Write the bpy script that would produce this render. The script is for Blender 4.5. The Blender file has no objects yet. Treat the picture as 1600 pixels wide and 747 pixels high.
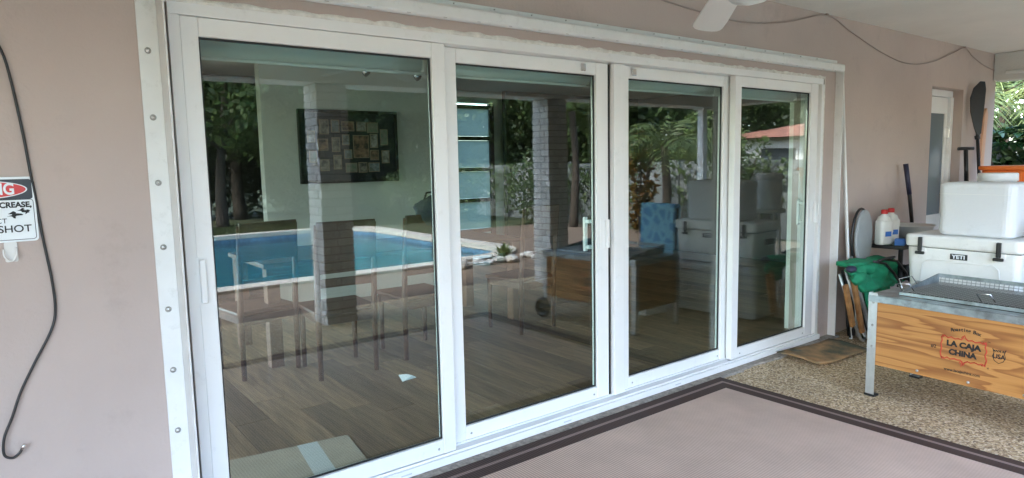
import bpy, bmesh, math, random
import numpy as np
from mathutils import Vector, Matrix
R = math.radians
sc = bpy.context.scene
COL = sc.collection
random.seed(7); rng = np.random.default_rng(7)

# ------------------------------------------------------------------ camera
cd = bpy.data.cameras.new('camera'); cam = bpy.data.objects.new('camera', cd); COL.objects.link(cam)
yaw, pitch, roll = R(37.411), R(6.439), R(-1.162)
fw = Vector((math.sin(yaw)*math.cos(pitch), math.cos(yaw)*math.cos(pitch), -math.sin(pitch)))
rt = fw.cross(Vector((0, 0, 1))).normalized(); up = rt.cross(fw)
rt, up = rt*math.cos(roll)+up*math.sin(roll), -rt*math.sin(roll)+up*math.cos(roll)
M = Matrix((rt, up, -fw)).transposed().to_4x4(); M.translation = Vector((0, -2.665, 1.446))
cam.matrix_world = M
cd.sensor_width = 36; cd.lens = 1040.8/1600*36; cd.clip_start = .05; cd.clip_end = 2000
sc.camera = cam
# ------------------------------------------------------------------ sky, sun, exposure
SUN_EL, SUN_AZ = 48, 274          # azimuth: compass-like angle of where the sun stands, from +Y clockwise
w = bpy.data.worlds.new('World'); sc.world = w; w.use_nodes = True
nt = w.node_tree; bg = nt.nodes['Background']; bg.inputs[1].default_value = .15
sky = nt.nodes.new('ShaderNodeTexSky'); sky.sky_type = 'NISHITA'; sky.sun_disc = False
sky.sun_elevation = R(SUN_EL); sky.sun_rotation = R(SUN_AZ); sky.air_density = 1.0; sky.dust_density = 2.0; sky.ozone_density = 1.5
nt.links.new(sky.outputs[0], bg.inputs[0])
sl = bpy.data.lights.new('sun', 'SUN'); sl.energy = 1.0; sl.angle = R(14); sl.color = (1, .95, .88)
so = bpy.data.objects.new('sun', sl); COL.objects.link(so)
sd = Vector((math.sin(R(SUN_AZ))*math.cos(R(SUN_EL)), math.cos(R(SUN_AZ))*math.cos(R(SUN_EL)), math.sin(R(SUN_EL))))
so.rotation_euler = (-sd).to_track_quat('-Z', 'Y').to_euler(); so.location = (0, -10, 20)
vs = sc.view_settings; vs.view_transform = 'Standard'; vs.look = 'None'; vs.exposure = 3.92; vs.gamma = 1; vs.use_curve_mapping = False
cy = sc.cycles; cy.max_bounces = 14; cy.transparent_max_bounces = 24; cy.diffuse_bounces = 6; cy.glossy_bounces = 5
cy.sample_clamp_indirect = 8; cy.caustics_reflective = False; cy.caustics_refractive = False; cy.use_denoising = True

# ------------------------------------------------------------------ helpers
def tag(o, label=None, cat=None, group=None, kind=None):
    if label: o['label'] = label
    if cat: o['category'] = cat
    if group: o['group'] = group
    if kind: o['kind'] = kind
    return o
def empty(name, loc=(0, 0, 0), rz=0, label=None, cat=None, group=None):
    o = bpy.data.objects.new(name, None); COL.objects.link(o); o.location = loc; o.rotation_euler = (0, 0, rz); o.empty_display_size = .1
    return tag(o, label, cat, group)
def link(name, me, mat=None, parent=None, loc=(0, 0, 0), rot=(0, 0, 0), scale=None):
    o = bpy.data.objects.new(name, me); COL.objects.link(o)
    if parent: o.parent = parent
    o.location = loc; o.rotation_euler = rot
    if scale: o.scale = scale
    if mat and not me.materials: me.materials.append(mat)
    return o
class MB:
    def __init__(s): s.v = []; s.f = []; s.sm = []
    def add(s, v, f, smooth=False):
        b = len(s.v); s.v += [tuple(p) for p in v]; s.f += [tuple(i+b for i in q) for q in f]; s.sm += [smooth]*len(f); return s
    def box(s, x0, x1, y0, y1, z0, z1):
        return s.add([(x0,y0,z0),(x1,y0,z0),(x1,y1,z0),(x0,y1,z0),(x0,y0,z1),(x1,y0,z1),(x1,y1,z1),(x0,y1,z1)],
                     [(0,3,2,1),(4,5,6,7),(0,1,5,4),(1,2,6,5),(2,3,7,6),(3,0,4,7)])
    def tube(s, pts, r, n=8, cap=True):
        pts = [Vector(p) for p in pts]; rs = r if isinstance(r, (list, tuple)) else [r]*len(pts)
        v = []; f = []; pu = None
        for i, p in enumerate(pts):
            d = (pts[min(i+1, len(pts)-1)]-pts[max(i-1, 0)]).normalized()
            if pu is None: pu = Vector((0, 0, 1)) if abs(d.z) < .9 else Vector((1, 0, 0))
            a = d.cross(pu).normalized(); b = a.cross(d).normalized(); pu = b
            for k in range(n):
                t = 2*math.pi*k/n; v.append(p+(a*math.cos(t)+b*math.sin(t))*rs[i])
        for i in range(len(pts)-1):
            for k in range(n):
                f.append((i*n+k, i*n+(k+1) % n, (i+1)*n+(k+1) % n, (i+1)*n+k))
        s.add(v, f, True)
        if cap:
            m = len(pts)-1; b = len(s.v)-len(v)
            s.f += [tuple(b+k for k in range(n))[::-1], tuple(b+m*n+k for k in range(n))]; s.sm += [False]*2
        return s
    def lathe(s, prof, c=(0, 0, 0), n=24):
        v = []; f = []; m = len(prof)
        for k in range(n):
            t = 2*math.pi*k/n
            for r, z in prof: v.append((c[0]+r*math.cos(t), c[1]+r*math.sin(t), c[2]+z))
        for k in range(n):
            for i in range(m-1): f.append((k*m+i, ((k+1) % n)*m+i, ((k+1) % n)*m+i+1, k*m+i+1))
        return s.add(v, f, True)
    def prism(s, poly, axis, a, b):      # poly: 2-D outline extruded along axis from a to b
        n = len(poly)
        def P(q, t): return {'x': (t, q[0], q[1]), 'y': (q[0], t, q[1]), 'z': (q[0], q[1], t)}[axis]
        v = [P(q, a) for q in poly]+[P(q, b) for q in poly]
        f = [tuple(range(n))[::-1], tuple(range(n, 2*n))]+[(i, (i+1) % n, n+(i+1) % n, n+i) for i in range(n)]
        return s.add(v, f)
    def mesh(s, name):
        me = bpy.data.meshes.new(name); me.from_pydata(s.v, [], s.f); me.polygons.foreach_set('use_smooth', s.sm)
        bm = bmesh.new(); bm.from_mesh(me); bmesh.ops.recalc_face_normals(bm, faces=bm.faces); bm.to_mesh(me); bm.free(); me.update(); return me
    def build(s, name, mat, parent=None, loc=(0, 0, 0), rot=(0, 0, 0), bevel=0, seg=2):
        o = link(name, s.mesh(name), mat, parent, loc, rot)
        if bevel:
            m = o.modifiers.new('bevel', 'BEVEL'); m.width = bevel; m.segments = seg; m.limit_method = 'ANGLE'; m.angle_limit = R(40)
        return o
def box(name, mat, parent, x0, x1, y0, y1, z0, z1, bevel=0, **k): return MB().box(x0, x1, y0, y1, z0, z1).build(name, mat, parent, bevel=bevel, **k)
def rrect(x0, x1, y0, y1, r, n=5):
    p = []
    for cx, cy_, a in ((x1-r, y1-r, 0), (x0+r, y1-r, 90), (x0+r, y0+r, 180), (x1-r, y0+r, 270)):
        for i in range(n+1): t = R(a+90*i/n); p.append((cx+r*math.cos(t), cy_+r*math.sin(t)))
    return p
def text_mesh(txt, size, font_scale_x=1.0, shear=0, align='CENTER', bold=0.0, ext=.0006):
    c = bpy.data.curves.new('t', 'FONT'); c.body = txt; c.size = size; c.align_x = align; c.align_y = 'CENTER'; c.shear = shear; c.offset = bold; c.extrude = ext
    o = bpy.data.objects.new('t', c); COL.objects.link(o); dg = bpy.context.evaluated_depsgraph_get(); dg.update()
    me = bpy.data.meshes.new_from_object(o.evaluated_get(dg)); bpy.data.objects.remove(o); bpy.data.curves.remove(c)
    me.transform(Matrix.Diagonal((font_scale_x, 1, 1, 1))); me.materials.clear(); return me

# ------------------------------------------------------------------ materials
def mat(name, col, rough=.5, metal=0, spec=.5, var=0, vscale=4, bump=0, bscale=60, col2=None, detail=4, coat=0, obj_var=0, trans=0, grime=0, gcol=(.12, .10, .08), gscale=9, gthr=.58):
    m = bpy.data.materials.new(name); m.use_nodes = True; n = m.node_tree.nodes; L = m.node_tree.links; b = n['Principled BSDF']
    b.inputs['Roughness'].default_value = rough; b.inputs['Metallic'].default_value = metal; b.inputs['Specular IOR Level'].default_value = spec
    b.inputs['Base Color'].default_value = (*col, 1)
    if coat: b.inputs['Coat Weight'].default_value = coat; b.inputs['Coat Roughness'].default_value = .1
    tc = n.new('ShaderNodeTexCoord')
    out = None
    if var or col2:
        nz = n.new('ShaderNodeTexNoise'); nz.inputs['Scale'].default_value = vscale; nz.inputs['Detail'].default_value = detail; nz.inputs['Roughness'].default_value = .6
        L.new(tc.outputs['Object'], nz.inputs['Vector'])
        mx = n.new('ShaderNodeMix'); mx.data_type = 'RGBA'
        c2 = col2 if col2 else tuple(max(0, c*(1-var)) for c in col)
        c1 = col if col2 else tuple(min(1, c*(1+var*.5)) for c in col)
        mr = n.new('ShaderNodeMapRange'); mr.inputs[1].default_value = .35; mr.inputs[2].default_value = .65
        L.new(nz.outputs[0], mr.inputs[0]); L.new(mr.outputs[0], mx.inputs[0])
        mx.inputs[6].default_value = (*c1, 1); mx.inputs[7].default_value = (*c2, 1); out = mx.outputs[2]
    if obj_var:
        oi = n.new('ShaderNodeObjectInfo'); hs = n.new('ShaderNodeHueSaturation'); mr = n.new('ShaderNodeMapRange')
        mr.inputs[3].default_value = 1-obj_var; mr.inputs[4].default_value = 1+obj_var
        L.new(oi.outputs['Random'], mr.inputs[0]); L.new(mr.outputs[0], hs.inputs['Value'])
        if out: L.new(out, hs.inputs['Color'])
        else: hs.inputs['Color'].default_value = (*col, 1)
        out = hs.outputs[0]
    if grime:
        gn = n.new('ShaderNodeTexNoise'); gn.inputs['Scale'].default_value = gscale; gn.inputs['Detail'].default_value = 9; gn.inputs['Roughness'].default_value = .72
        L.new(tc.outputs['Object'], gn.inputs['Vector']); gr_ = n.new('ShaderNodeMapRange'); gr_.inputs[1].default_value = gthr; gr_.inputs[2].default_value = gthr+.16; gr_.inputs[4].default_value = grime
        L.new(gn.outputs[0], gr_.inputs[0]); gm = n.new('ShaderNodeMix'); gm.data_type = 'RGBA'; gm.inputs[7].default_value = (*gcol, 1); L.new(gr_.outputs[0], gm.inputs[0])
        if out: L.new(out, gm.inputs[6])
        else: gm.inputs[6].default_value = (*col, 1)
        out = gm.outputs[2]
    if out: L.new(out, b.inputs['Base Color'])
    if bump:
        nb = n.new('ShaderNodeTexNoise'); nb.inputs['Scale'].default_value = bscale; nb.inputs['Detail'].default_value = 5
        L.new(tc.outputs['Object'], nb.inputs['Vector'])
        bp = n.new('ShaderNodeBump'); bp.inputs['Strength'].default_value = bump; bp.inputs['Distance'].default_value = .01
        L.new(nb.outputs[0], bp.inputs['Height']); L.new(bp.outputs[0], b.inputs['Normal'])
    return m
def srgb(r, g, b): return tuple(((c/255+.055)/1.055)**2.4 if c > 10 else c/255/12.92 for c in (r, g, b))
m_stucco = mat('stucco', srgb(187, 171, 163), .85, var=.09, vscale=.9, bump=.22, bscale=60, grime=.30, gcol=(.24, .19, .17), gscale=2.2, gthr=.56)
m_ceil = mat('ceiling_paint', srgb(226, 224, 218), .9, var=.05, vscale=1.5, bump=.5, bscale=70)
m_white = mat('white_aluminium', (.81, .81, .80), .35, var=.03, vscale=2, grime=.22, gcol=(.42, .40, .36), gscale=14, gthr=.57)
m_track = mat('shutter_aluminium', (.76, .765, .75), .4, var=.05, vscale=5, grime=.22, gcol=(.30, .28, .25), gscale=18, gthr=.56)
m_screw = mat('zinc', (.42, .42, .40), .4, metal=.8)
m_caulk = mat('caulk', (.76, .74, .69), .9, bump=.6, bscale=60, var=.15, vscale=25)
m_gasket = mat('gasket', (.012, .013, .013), .6)
m_black = mat('black_plastic', (.014, .014, .015), .4)
m_chrome = mat('chrome', (.75, .75, .75), .15, metal=1)
m_alu = mat('aluminium', (.60, .61, .62), .38, metal=.85, var=.12, vscale=12)
m_galv = mat('galvanised_steel', (.42, .47, .50), .38, metal=.9, var=.35, vscale=9, grime=.5, gcol=(.14, .13, .12), gscale=12, gthr=.5)
m_cooler = mat('cooler_plastic', (.84, .84, .81), .42, var=.05, vscale=6, grime=.25, gcol=(.35, .31, .26), gscale=11, gthr=.57)
m_foam = mat('foam', (.72, .735, .75), .6, bump=.25, bscale=90, grime=.2, gcol=(.40, .38, .34), gscale=8, gthr=.58)
m_orange = mat('orange_plastic', (.75, .17, .03), .4)
m_intwall = mat('interior_paint', (.80, .82, .78), .8, var=.03)
m_darkwall = mat('shade_paint', (.045, .043, .042), .7, var=.1)  # near-black colour stands in for the unlit depth of the room
m_ledge = mat('ledge_concrete', (.42, .37, .31), .95, col2=(.24, .21, .18), vscale=40, bump=.9, bscale=80)
m_green = mat('green_canvas', (.011, .25, .115), .75, var=.25, vscale=14, bump=.3, bscale=30)
m_wood = mat('varnished_wood', (.50, .25, .09), .45, col2=(.22, .09, .03), vscale=9)
m_chairw = mat('chair_wood', (.085, .036, .018), .45, col2=(.05, .02, .010), vscale=9)
m_tablew = mat('table_wood', (.14, .065, .03), .5, col2=(.09, .04, .02), vscale=8)
m_greypad = mat('grey_vinyl', (.33, .35, .36), .5, var=.08)
m_blind = mat('blind_fabric', (.62, .66, .65), .6)
m_paper = mat('paper', (.82, .84, .85), .8)
m_card = mat('cardboard', (.40, .31, .22), .85, var=.1)
m_red = mat('red_plastic', (.55, .02, .02), .4)
m_blue = mat('blue_print', (.03, .16, .55), .5)
m_jug = mat('milky_plastic', (.72, .73, .70), .35)
m_brick = mat('painted_brick', (.74, .72, .69), .85, var=.12, vscale=8, bump=.5, bscale=50, obj_var=.13)
m_mortar = mat('mortar', (.40, .38, .36), .95, bump=.5, bscale=60)
m_coping = mat('coping', (.50, .46, .40), .8, var=.1, bump=.2)
m_pool = mat('pool_plaster', (.30, .58, .64), .7, var=.15, vscale=1.2)
m_tile = mat('pool_tile', (.13, .26, .38), .25, var=.4, vscale=12)
m_bark = mat('bark', (.06, .045, .032), .95, var=.4, vscale=9, bump=.9, bscale=25)
m_rock = mat('pale_rock', (.50, .49, .47), .9, var=.25, bump=.6, bscale=18, obj_var=.2)
m_fence = mat('fence_paint', (.22, .235, .24), .85, col2=(.13, .145, .14), vscale=2.2, bump=.3)
m_nwhite = mat('neighbour_paint', (.78, .79, .80), .8)
m_roof = mat('terracotta', (.34, .15, .105), .85, var=.25, vscale=3)
m_lawn = mat('lawn', (.04, .06, .018), .95, col2=(.065, .065, .028), vscale=1.5, bump=1, bscale=90)
m_deck = mat('pool_deck', (.20, .14, .10), .9, col2=(.12, .085, .06), vscale=35, bump=.4, bscale=90)
m_letter = mat('black_ink', (.012, .012, .012), .7)
m_logo = mat('red_ink', (.52, .06, .03), .7)
m_signw = mat('sign_white', (.80, .84, .86), .35)
m_signb = mat('sign_black', (.02, .022, .03), .35)
m_signr = mat('sign_red', (.60, .03, .03), .35)
m_hook = mat('clear_hook', (.75, .74, .72), .2)
m_dkblue = mat('navy_grip', (.02, .022, .05), .5)
m_cable = mat('aged_wire', (.34, .28, .25), .7)
m_fan = mat('fan_white', (.76, .75, .71), .4)

def leafmat(name, c1, c2, tr=.35, rough=.45, objr=False):
    m = bpy.data.materials.new(name); m.use_nodes = True; n = m.node_tree.nodes; L = m.node_tree.links; b = n['Principled BSDF']
    src = n.new('ShaderNodeObjectInfo') if objr else n.new('ShaderNodeNewGeometry')
    mx = n.new('ShaderNodeMix'); mx.data_type = 'RGBA'; mx.inputs[6].default_value = (*c1, 1); mx.inputs[7].default_value = (*c2, 1)
    L.new(src.outputs['Random' if objr else 'Random Per Island'], mx.inputs[0]); L.new(mx.outputs[2], b.inputs['Base Color'])
    b.inputs['Roughness'].default_value = rough
    t = n.new('ShaderNodeBsdfTranslucent'); L.new(mx.outputs[2], t.inputs[0]); ms = n.new('ShaderNodeMixShader'); ms.inputs[0].default_value = tr
    L.new(b.outputs[0], ms.inputs[1]); L.new(t.outputs[0], ms.inputs[2]); L.new(ms.outputs[0], n['Material Output'].inputs[0]); return m
m_leaf = leafmat('leaf_mid', (.055, .095, .032), (.11, .155, .05))
m_leafd = leafmat('leaf_dark', (.035, .065, .02), (.075, .115, .035))
m_leafl = leafmat('leaf_light', (.085, .135, .035), (.14, .19, .055))
m_glossy = leafmat('leaf_glossy', (.012, .042, .014), (.035, .085, .022), .12, .25, True)
m_palm = leafmat('palm_leaf', (.06, .10, .022), (.12, .145, .04), .3)
m_croton = leafmat('croton_leaf', (.18, .075, .012), (.10, .09, .015), .3)
m_grass = leafmat('grass_blade', (.04, .065, .016), (.075, .085, .028), .3)

def glass_mat():
    m = bpy.data.materials.new('door_glass'); m.use_nodes = True; n = m.node_tree.nodes; L = m.node_tree.links
    n.remove(n['Principled BSDF'])
    g = n.new('ShaderNodeNewGeometry'); d = n.new('ShaderNodeVectorMath'); d.operation = 'DOT_PRODUCT'
    L.new(g.outputs['Incoming'], d.inputs[0]); L.new(g.outputs['Normal'], d.inputs[1])
    a = n.new('ShaderNodeMath'); a.operation = 'ABSOLUTE'; L.new(d.outputs['Value'], a.inputs[0])
    o = n.new('ShaderNodeMath'); o.operation = 'SUBTRACT'; o.inputs[0].default_value = 1; L.new(a.outputs[0], o.inputs[1])
    p = n.new('ShaderNodeMath'); p.operation = 'POWER'; p.inputs[1].default_value = 5; L.new(o.outputs[0], p.inputs[0])
    F0 = .074
    k = n.new('ShaderNodeMath'); k.operation = 'MULTIPLY_ADD'; k.inputs[1].default_value = 1-F0; k.inputs[2].default_value = F0; L.new(p.outputs[0], k.inputs[0])
    t = n.new('ShaderNodeBsdfTransparent'); t.inputs[0].default_value = (.78, .88, .87, 1)
    gl = n.new('ShaderNodeBsdfGlossy'); gl.inputs['Roughness'].default_value = .003; gl.inputs[0].default_value = (1, 1, 1, 1)
    tc = n.new('ShaderNodeTexCoord'); wz = n.new('ShaderNodeTexNoise'); wz.inputs['Scale'].default_value = 2.5; wz.inputs['Detail'].default_value = 1; bw_ = n.new('ShaderNodeBump'); bw_.inputs['Strength'].default_value = .035; bw_.inputs['Distance'].default_value = .01
    L.new(tc.outputs['Object'], wz.inputs[0]); L.new(wz.outputs[0], bw_.inputs['Height']); L.new(bw_.outputs[0], gl.inputs['Normal'])
    ms = n.new('ShaderNodeMixShader'); L.new(k.outputs[0], ms.inputs[0]); L.new(t.outputs[0], ms.inputs[1]); L.new(gl.outputs[0], ms.inputs[2])
    L.new(ms.outputs[0], n['Material Output'].inputs[0]); return m
m_glass = glass_mat()
def frosted_mat():
    m = bpy.data.materials.new('frosted_glass'); m.use_nodes = True; n = m.node_tree.nodes; L = m.node_tree.links
    t = n.new('ShaderNodeBsdfTranslucent'); t.inputs[0].default_value = (.34, .38, .37, 1); ms = n.new('ShaderNodeMixShader'); ms.inputs[0].default_value = .75
    b = n['Principled BSDF']; b.inputs['Base Color'].default_value = (.35, .40, .40, 1); b.inputs['Roughness'].default_value = .3
    L.new(b.outputs[0], ms.inputs[1]); L.new(t.outputs[0], ms.inputs[2]); L.new(ms.outputs[0], n['Material Output'].inputs[0]); return m
m_frost = frosted_mat()
def water_mat():
    m = bpy.data.materials.new('pool_water'); m.use_nodes = True; n = m.node_tree.nodes; L = m.node_tree.links
    n.remove(n['Principled BSDF'])
    fr = n.new('ShaderNodeFresnel'); fr.inputs[0].default_value = 1.33
    t = n.new('ShaderNodeBsdfTransparent'); t.inputs[0].default_value = (.66, .90, .92, 1)
    gl = n.new('ShaderNodeBsdfGlossy'); gl.inputs['Roughness'].default_value = .02
    tc = n.new('ShaderNodeTexCoord'); nz = n.new('ShaderNodeTexNoise'); nz.inputs['Scale'].default_value = 3.2; nz.inputs['Detail'].default_value = 4
    bp = n.new('ShaderNodeBump'); bp.inputs['Strength'].default_value = .6; bp.inputs['Distance'].default_value = .09
    L.new(tc.outputs['Object'], nz.inputs[0]); L.new(nz.outputs[0], bp.inputs['Height']); L.new(bp.outputs[0], gl.inputs['Normal']); L.new(bp.outputs[0], fr.inputs['Normal'])
    ms = n.new('ShaderNodeMixShader'); L.new(fr.outputs[0], ms.inputs[0]); L.new(t.outputs[0], ms.inputs[1]); L.new(gl.outputs[0], ms.inputs[2])
    L.new(ms.outputs[0], n['Material Output'].inputs[0]); return m
m_water = water_mat()
def aggregate_mat():
    m = mat('aggregate', (.3, .2, .1), .8); n = m.node_tree.nodes; L = m.node_tree.links; b = n['Principled BSDF']
    tc = n.new('ShaderNodeTexCoord'); v = n.new('ShaderNodeTexVoronoi'); v.inputs['Scale'].default_value = 105; L.new(tc.outputs['Object'], v.inputs['Vector'])
    sp = n.new('ShaderNodeSeparateColor'); L.new(v.outputs['Color'], sp.inputs[0])
    cr = n.new('ShaderNodeValToRGB'); e = cr.color_ramp.elements
    e[0].position = 0; e[0].color = (.17, .11, .065, 1); e[1].position = 1; e[1].color = (.72, .60, .43, 1)
    for p, c in ((.3, (.38, .26, .145, 1)), (.55, (.51, .37, .205, 1)), (.8, (.60, .47, .30, 1))): k = e.new(p); k.color = c
    L.new(sp.outputs[0], cr.inputs[0])
    nz = n.new('ShaderNodeTexNoise'); nz.inputs['Scale'].default_value = 1.4; nz.inputs['Detail'].default_value = 4; L.new(tc.outputs['Object'], nz.inputs[0])
    mr = n.new('ShaderNodeMapRange'); mr.inputs[1].default_value = .3; mr.inputs[2].default_value = .7; mr.inputs[3].default_value = .95; mr.inputs[4].default_value = 1.3
    L.new(nz.outputs[0], mr.inputs[0]); hs = n.new('ShaderNodeHueSaturation'); L.new(mr.outputs[0], hs.inputs['Value']); L.new(cr.outputs[0], hs.inputs['Color']); L.new(hs.outputs[0], b.inputs['Base Color'])
    bp = n.new('ShaderNodeBump'); bp.invert = True; bp.inputs['Strength'].default_value = .8; bp.inputs['Distance'].default_value = .006
    L.new(v.outputs['Distance'], bp.inputs['Height']); L.new(bp.outputs[0], b.inputs['Normal']); return m
m_agg = aggregate_mat()
def ply_mat():
    m = mat('plywood', (.5, .3, .12), .45); n = m.node_tree.nodes; L = m.node_tree.links; b = n['Principled BSDF']
    tc = n.new('ShaderNodeTexCoord'); mp = n.new('ShaderNodeMapping'); mp.inputs['Scale'].default_value = (.36, 1, 5.4); L.new(tc.outputs['Object'], mp.inputs[0])
    nz = n.new('ShaderNodeTexNoise'); nz.inputs['Scale'].default_value = 1.75; nz.inputs['Detail'].default_value = 2.6; nz.inputs['Roughness'].default_value = .42; L.new(mp.outputs[0], nz.inputs[0])
    ml = n.new('ShaderNodeMath'); ml.operation = 'MULTIPLY'; ml.inputs[1].default_value = 11; L.new(nz.outputs[0], ml.inputs[0])
    fr = n.new('ShaderNodeMath'); fr.operation = 'FRACT'; L.new(ml.outputs[0], fr.inputs[0])
    cr = n.new('ShaderNodeValToRGB'); e = cr.color_ramp.elements
    e[0].position = 0; e[0].color = (.48, .225, .066, 1); e[1].position = 1; e[1].color = (.46, .215, .06, 1)
    for p, c in ((.45, (.43, .195, .052, 1)), (.72, (.30, .12, .034, 1)), (.88, (.26, .095, .024, 1)), (.94, (.46, .215, .06, 1))): k = e.new(p); k.color = c
    L.new(fr.outputs[0], cr.inputs[0])
    n2 = n.new('ShaderNodeTexNoise'); n2.inputs['Scale'].default_value = 60; mp2 = n.new('ShaderNodeMapping'); mp2.inputs['Scale'].default_value = (.08, 1, 3); L.new(tc.outputs['Object'], mp2.inputs[0]); L.new(mp2.outputs[0], n2.inputs[0])
    mr = n.new('ShaderNodeMapRange'); mr.inputs[3].default_value = .85; mr.inputs[4].default_value = 1.15; L.new(n2.outputs[0], mr.inputs[0])
    hs = n.new('ShaderNodeHueSaturation'); L.new(mr.outputs[0], hs.inputs['Value']); L.new(cr.outputs[0], hs.inputs['Color']); L.new(hs.outputs[0], b.inputs['Base Color']); return m
m_ply = ply_mat()
def rug_mat(name, c1, c2, sx, sy):
    m = mat(name, c1, .8); n = m.node_tree.nodes; L = m.node_tree.links; b = n['Principled BSDF']
    tc = n.new('ShaderNodeTexCoord'); wv = n.new('ShaderNodeTexWave'); wv.inputs['Scale'].default_value = 1; mp = n.new('ShaderNodeMapping'); mp.inputs['Scale'].default_value = (sx, sy, 0)
    wv.inputs['Distortion'].default_value = 0
    L.new(tc.outputs['Object'], mp.inputs[0]); L.new(mp.outputs[0], wv.inputs[0])
    mx = n.new('ShaderNodeMix'); mx.data_type = 'RGBA'; mx.inputs[6].default_value = (*c1, 1); mx.inputs[7].default_value = (*c2, 1); L.new(wv.outputs['Fac'], mx.inputs[0])
    nz = n.new('ShaderNodeTexNoise'); nz.inputs['Scale'].default_value = 1.6; nz.inputs['Detail'].default_value = 8; nz.inputs['Roughness'].default_value = .65; L.new(tc.outputs['Object'], nz.inputs[0])
    mr = n.new('ShaderNodeMapRange'); mr.inputs[1].default_value = .3; mr.inputs[2].default_value = .7; mr.inputs[3].default_value = .80; mr.inputs[4].default_value = 1.1; L.new(nz.outputs[0], mr.inputs[0])
    hs = n.new('ShaderNodeHueSaturation'); L.new(mx.outputs[2], hs.inputs['Color']); L.new(mr.outputs[0], hs.inputs['Value']); L.new(hs.outputs[0], b.inputs['Base Color'])
    bp = n.new('ShaderNodeBump'); bp.inputs['Strength'].default_value = .4; bp.inputs['Distance'].default_value = .003; L.new(wv.outputs['Fac'], bp.inputs['Height']); L.new(bp.outputs[0], b.inputs['Normal']); return m
m_rug = rug_mat('rug_field', (.76, .55, .43), (.43, .31, .24), 22, 0)
m_rugd = rug_mat('rug_border', (.090, .048, .034), (.036, .019, .014), 22, 22)
m_rugl = rug_mat('rug_stripe', (.34, .24, .20), (.22, .15, .13), 22, 22)
def plank_mat():
    m = mat('floor_plank', (.36, .225, .125), .32, obj_var=.45, col2=(.17, .102, .056), vscale=5)
    for nd in m.node_tree.nodes:
        if nd.type == 'TEX_NOISE':
            mp = m.node_tree.nodes.new('ShaderNodeMapping'); mp.inputs['Scale'].default_value = (6, .5, 1)
            m.node_tree.links.new(nd.inputs[0].links[0].from_socket, mp.inputs[0]); m.node_tree.links.new(mp.outputs[0], nd.inputs[0])
    return m
m_plank = plank_mat()
def voro_mat(name, c1, c2, scale):
    m = mat(name, c1, .9); n = m.node_tree.nodes; L = m.node_tree.links; b = n['Principled BSDF']
    tc = n.new('ShaderNodeTexCoord'); v = n.new('ShaderNodeTexVoronoi'); v.feature = 'DISTANCE_TO_EDGE'; v.inputs['Scale'].default_value = scale; L.new(tc.outputs['Object'], v.inputs['Vector'])
    cr = n.new('ShaderNodeValToRGB'); cr.color_ramp.elements[0].position = .12; cr.color_ramp.elements[1].position = .2; cr.color_ramp.elements[0].color = (*c1, 1); cr.color_ramp.elements[1].color = (*c2, 1)
    L.new(v.outputs[0], cr.inputs[0]); L.new(cr.outputs[0], b.inputs['Base Color']); return m
m_towel = voro_mat('towel_print', (.30, .60, .74), (.09, .32, .56), 8)
m_mat = mat('doormat_coir', (.58, .33, .15), .95, col2=(.12, .13, .085), vscale=5, bump=1, bscale=160, detail=6)

# ------------------------------------------------------------------ ground
def sheet(name, xb, yb, skip, z, m, kind='structure', parent=None):
    mb = MB()
    for i in range(len(xb)-1):
        for j in range(len(yb)-1):
            cx, cy_ = (xb[i]+xb[i+1])/2, (yb[j]+yb[j+1])/2
            if any(a < cx < b and c < cy_ < d for a, b, c, d in skip): continue
            mb.add([(xb[i], yb[j], z), (xb[i+1], yb[j], z), (xb[i+1], yb[j+1], z), (xb[i], yb[j+1], z)], [(0, 1, 2, 3)])
    o = mb.build(name, m, parent)
    if kind: tag(o, kind=kind)
    return o
PX0, PX1, PY0, PY1 = -3.0, 6.7, -12.3, -5.75         # pool water outline
sheet('lawn', [-400, PX0-.1, PX1+.1, 400], [-400, PY0-.1, PY1+.1, 400], [(PX0-.1, PX1+.1, PY0-.1, PY1+.1)], -.03, m_lawn)
sheet('patio', [-6, 10.8], [-3.75, .02], [], 0, m_agg)
sheet('pool_deck', [-6, PX0-.1, PX1+.1, 10.8], [-9.6, PY1+.1, -3.755], [(PX0-.1, PX1+.1, -12.2, PY1+.1), (-6, PX0-.1, -12.2, PY1+.1)], -.006, m_deck)
mb = MB(); r = rrect(PX0, PX1, PY0, PY1, .9, 8); r2 = [(x, y) for x, y in rrect(PX0-.32, PX1+.32, PY0-.32, PY1+.32, 1.2, 8)]; n = len(r)
v = [(x, y, .035) for x, y in r]+[(x, y, .035) for x, y in r2]+[(x, y, -.06) for x, y in r]+[(x, y, -.06) for x, y in r2]
f = []
for i in range(n):
    j = (i+1) % n; f += [(i, j, n+j, n+i), (i, 2*n+i, 2*n+j, j), (n+i, n+j, 3*n+j, 3*n+i)]
pool = empty('swimming_pool', (0, 0, 0), 0, 'rectangular swimming pool with pale stone coping, mirrored in the glass doors', 'pool')
mb.add(v, f).build('coping', m_coping, pool)
v = [(x, y, -.05) for x, y in r]+[(x, y, -.22) for x, y in r]; MB().add(v, [(i, (i+1) % n, n+(i+1) % n, n+i) for i in range(n)]).build('tile_band', m_tile, pool)
v = [(x, y, -.22) for x, y in r]+[(x, y, -1.3) for x, y in r]; MB().add(v, [(i, (i+1) % n, n+(i+1) % n, n+i) for i in range(n)]+[tuple(range(n, 2*n))]).build('basin', m_pool, pool)
tag(MB().add([(x, y, -.13) for x, y in r], [tuple(range(n))]).build('pool_water', m_water), kind='structure')
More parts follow.
